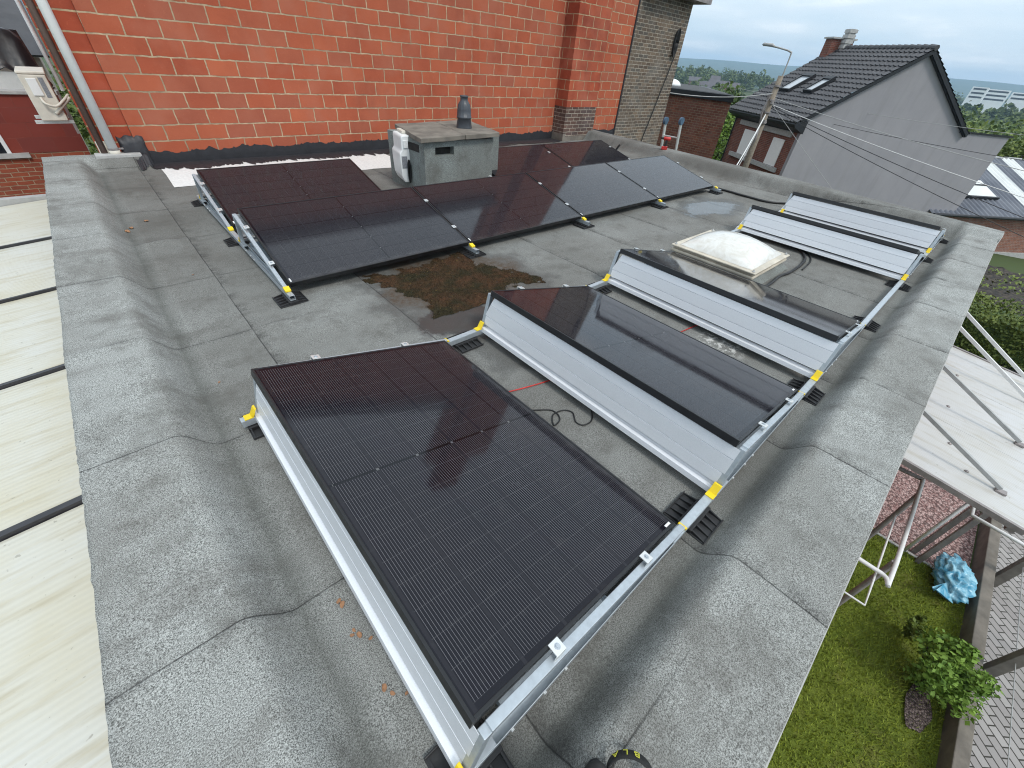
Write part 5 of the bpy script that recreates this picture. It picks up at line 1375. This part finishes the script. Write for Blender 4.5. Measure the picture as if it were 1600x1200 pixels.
# ------------------------------------------------------------------ trees and far country
def at(az, d): return (CAM.x+d*math.cos(R(az)), CAM.y+d*math.sin(R(az)))
x, y = at(24.2, 40); tree(x, y, 6.2, 2.0, 'leaf_bush', 3200, .22, 'bright green bushy tree in the gap between brick building and grey house', seed=1, trunk=.2)
x, y = at(24.6, 47); tree(x, y, 8.2, 2.6, 'leaf_dark', 2400, .34, 'darker tree standing behind the bright green one in the street gap', seed=2, trunk=.25)
x, y = at(-0.2, 62); tree(x, y, 9.5, 5.0, 'leaf_light', 5200, .34, 'yellow green tree behind the barn roof ridge', seed=3, trunk=.2, lobes=20)
x, y = at(-4.5, 60); tree(x, y, 10, 4.5, 'leaf_light', 3200, .36, 'yellow green tree right of the barn ridge at the picture edge', seed=4, trunk=.2, lobes=18)
x, y = at(31, 60)
mids = [(3.6, 85, 11, 5.2), (1.2, 95, 12, 5.6), (5.2, 110, 13, 6), (-1.4, 100, 12, 5.5), (2.6, 135, 14, 7), (0.0, 150, 14, 7), (4.7, 170, 15, 7.5), (-2.2, 160, 14, 7), (6.3, 150, 14, 7)]
for i, (az, d, h, r_) in enumerate(mids):
    x, y = at(az, d); tree(x, y, h, r_, 'leaf_mid' if i % 3 else 'leaf_light', 1500, .55 if d < 120 else .8, 'round green tree in the thick belt right of the grey gable', 'trees in the belt right of the gable', seed=40+i, trunk=.15, lobes=16)
wd = MB(); rg = random.Random(77)                     # the valley wood that reads as one mass
def woods(azs, ds, n, hs_, sz):
    for _ in range(n):
        az = rg.uniform(*azs); d = rg.uniform(*ds); x, y = at(az, d); h = rg.uniform(*hs_); r_ = h*rg.uniform(.42, .62); z = G(x, y)
        leaves(wd, (x, y, z+h*.52), (r_, r_, h*.5), int(150), sz*d/300, rg, lobes=7, shell=.6)
woods((-6, 8), (180, 330), 90, (10, 16), 1.7); woods((-6, 9), (330, 640), 90, (9, 14), 1.9)
woods((23, 33), (300, 520), 34, (8, 12), 1.5); woods((21, 34), (640, 900), 100, (12, 21), 1.35); woods((-8, 9), (900, 1500), 60, (14, 24), .8); woods((20, 34), (1100, 2000), 70, (12, 18), .7)
tag(wd.build('woodland', 'leaf_far'), 'broad green woodland filling the valley behind the houses', 'woodland', kind='stuff')
ind = [(27.4, 560, 13, 'leaf_light', 'pale yellow green round tree standing before the valley terraces'), (25.6, 700, 21, 'leaf_mid', 'tall dark crown rising above the valley wood left of the lamp'), (23.95, 620, 19, 'leaf_dark', 'narrow dark conifer beside the street lamp on the skyline')]
for i, (az, d, h, mt, lb) in enumerate(ind):
    x, y = at(az, d); tree(x, y, h, h*.5 if i < 2 else h*.2, mt, 900, 1.4, lb, seed=90+i, trunk=.12, lobes=12)
def house(az, d, w, dp, h, rh, wall, rot, label, group, roofm='farroof', wins=4):
    x, y = at(az, d); t = thing('house', label, 'house', (x, y, G(x, y)-.3), (0, 0, R(rot)), group)
    mb = MB(); mb.box((-w/2, -dp/2, 0), (w/2, dp/2, h)); mb.build('wall', wall, t)
    mb = MB(); a, b = w/2+.3, dp/2+.4; mb.add([(-a, -b, h), (a, -b, h), (a, b, h), (-a, b, h), (-a, 0, h+rh), (a, 0, h+rh)], [(0, 1, 5, 4), (2, 3, 4, 5), (0, 4, 3), (1, 2, 5), (3, 2, 1, 0)]); mb.build('roof', roofm, t)
    for k in range(wins):
        mb = MB(); q = -w/2+w*(k+.5)/wins
        for z in (1.2, 4.0):
            if z+1.3 < h: mb.box((q-.55, -dp/2-.05, z), (q+.55, -dp/2-.003, z+1.3))
            if z+1.3 < h: mb.box((q-.55, dp/2+.003, z), (q+.55, dp/2+.05, z+1.3))
        if mb.f: mb.build('window', 'farglass', t)
    return t
hl = [(26.6, 520, 16, 9, 6, 4, 'housecream', 'long pale terrace house with dark roof, below the pale round tree'), (25.7, 540, 22, 9, 7, 4, 'housered', 'long red terrace with rows of small windows in the valley'),
      (27.3, 500, 12, 9, 6, 4, 'housered', 'dark roofed house left of the long terraces in the valley'), (24.7, 560, 18, 9, 6, 4, 'housered', 'red terrace partly hidden by the dark house roof'),
      (26.3, 610, 10, 10, 8, 5, 'housecream', 'pale house with a tall pointed roof above the terraces'), (28.3, 640, 14, 10, 6, 4, 'housered', 'red house among the trees at the left of the valley'),
      (29.2, 900, 20, 10, 7, 5, 'housered', 'row of red houses on the wooded rise, left'), (28.2, 960, 24, 10, 7, 5, 'housered', 'row of brown houses on the wooded rise, centre'), (26.9, 1000, 40, 12, 8, 2, 'housewhite', 'long white hall on the wooded rise'),
      (24.9, 800, 22, 10, 7, 4, 'housecream', 'pale roofed houses right of the valley wood')]
for az, d, w, dp_, h, rh, wl, lb in hl: house(az, d, w, dp_, h, rh, wl, 118, lb, 'far valley houses')
def block(az, d, w, h, rot, label, floors, mat='housewhite'):
    x, y = at(az, d); t = thing('office_block', label, 'office block', (x, y, G(x, y)), (0, 0, R(rot)))
    mb = MB(); mb.box((-w/2, -7, 0), (w/2, 7, h)); mb.build('wall', mat, t)
    for k in range(floors):
        z = h-(k+1)*3.6+1
        mb = MB(); mb.box((-w/2+1.5, -7.1, z), (w/2-1.5, -7.003, z+1.6)); mb.box((-w/2+1.5, 7.003, z), (w/2-1.5, 7.1, z+1.6)); mb.build('window_band', 'farglass', t)
# rot 95: long side faces the camera
block(5.05, 760, 14, 24, 93, 'white office block nearest the grey gable on the skyline', 3); block(3.85, 780, 20, 23, 93, 'white office block with three dark window bands, second from the gable', 3)
block(2.4, 800, 17, 22, 93, 'white office block third from the gable on the skyline', 2); block(1.0, 840, 24, 20, 93, 'long grey shed roofed works right of the white blocks', 1, 'steelgrey'); block(-0.5, 800, 16, 19, 93, 'white office block at the right edge of the skyline', 2)

x = -0.9; tree(-1.0, 26, 5.6, 1.6, 'leaf_mid', 1800, .22, 'leafy green tree behind the small tiled outbuilding', seed=12, trunk=.3)
tree(1.2, 31, 5.8, 2.2, 'leaf_light', 1800, .24, 'light green tree beyond the outbuilding, by the white post', seed=13, trunk=.25)
# haze over the valley
hz = MB(); hz.box((-6800, -6800, -90), (6800, 6800, 190))
hzm = bpy.data.materials.new('haze_air'); hzm.use_nodes = True; ht = hzm.node_tree; ht.nodes.clear()
ho = ht.nodes.new('ShaderNodeOutputMaterial'); hv = ht.nodes.new('ShaderNodeVolumePrincipled')
hv.inputs['Density'].default_value = 0.00022; hv.inputs['Color'].default_value = (0.52, 0.76, 1.0, 1); hv.inputs['Anisotropy'].default_value = 0.0
ht.links.new(hv.outputs[0], ho.inputs['Volume'])
hzo = hz.build('haze', hzm); tag(hzo, 'pale blue haze of air lying over the whole valley', 'haze', kind='stuff')
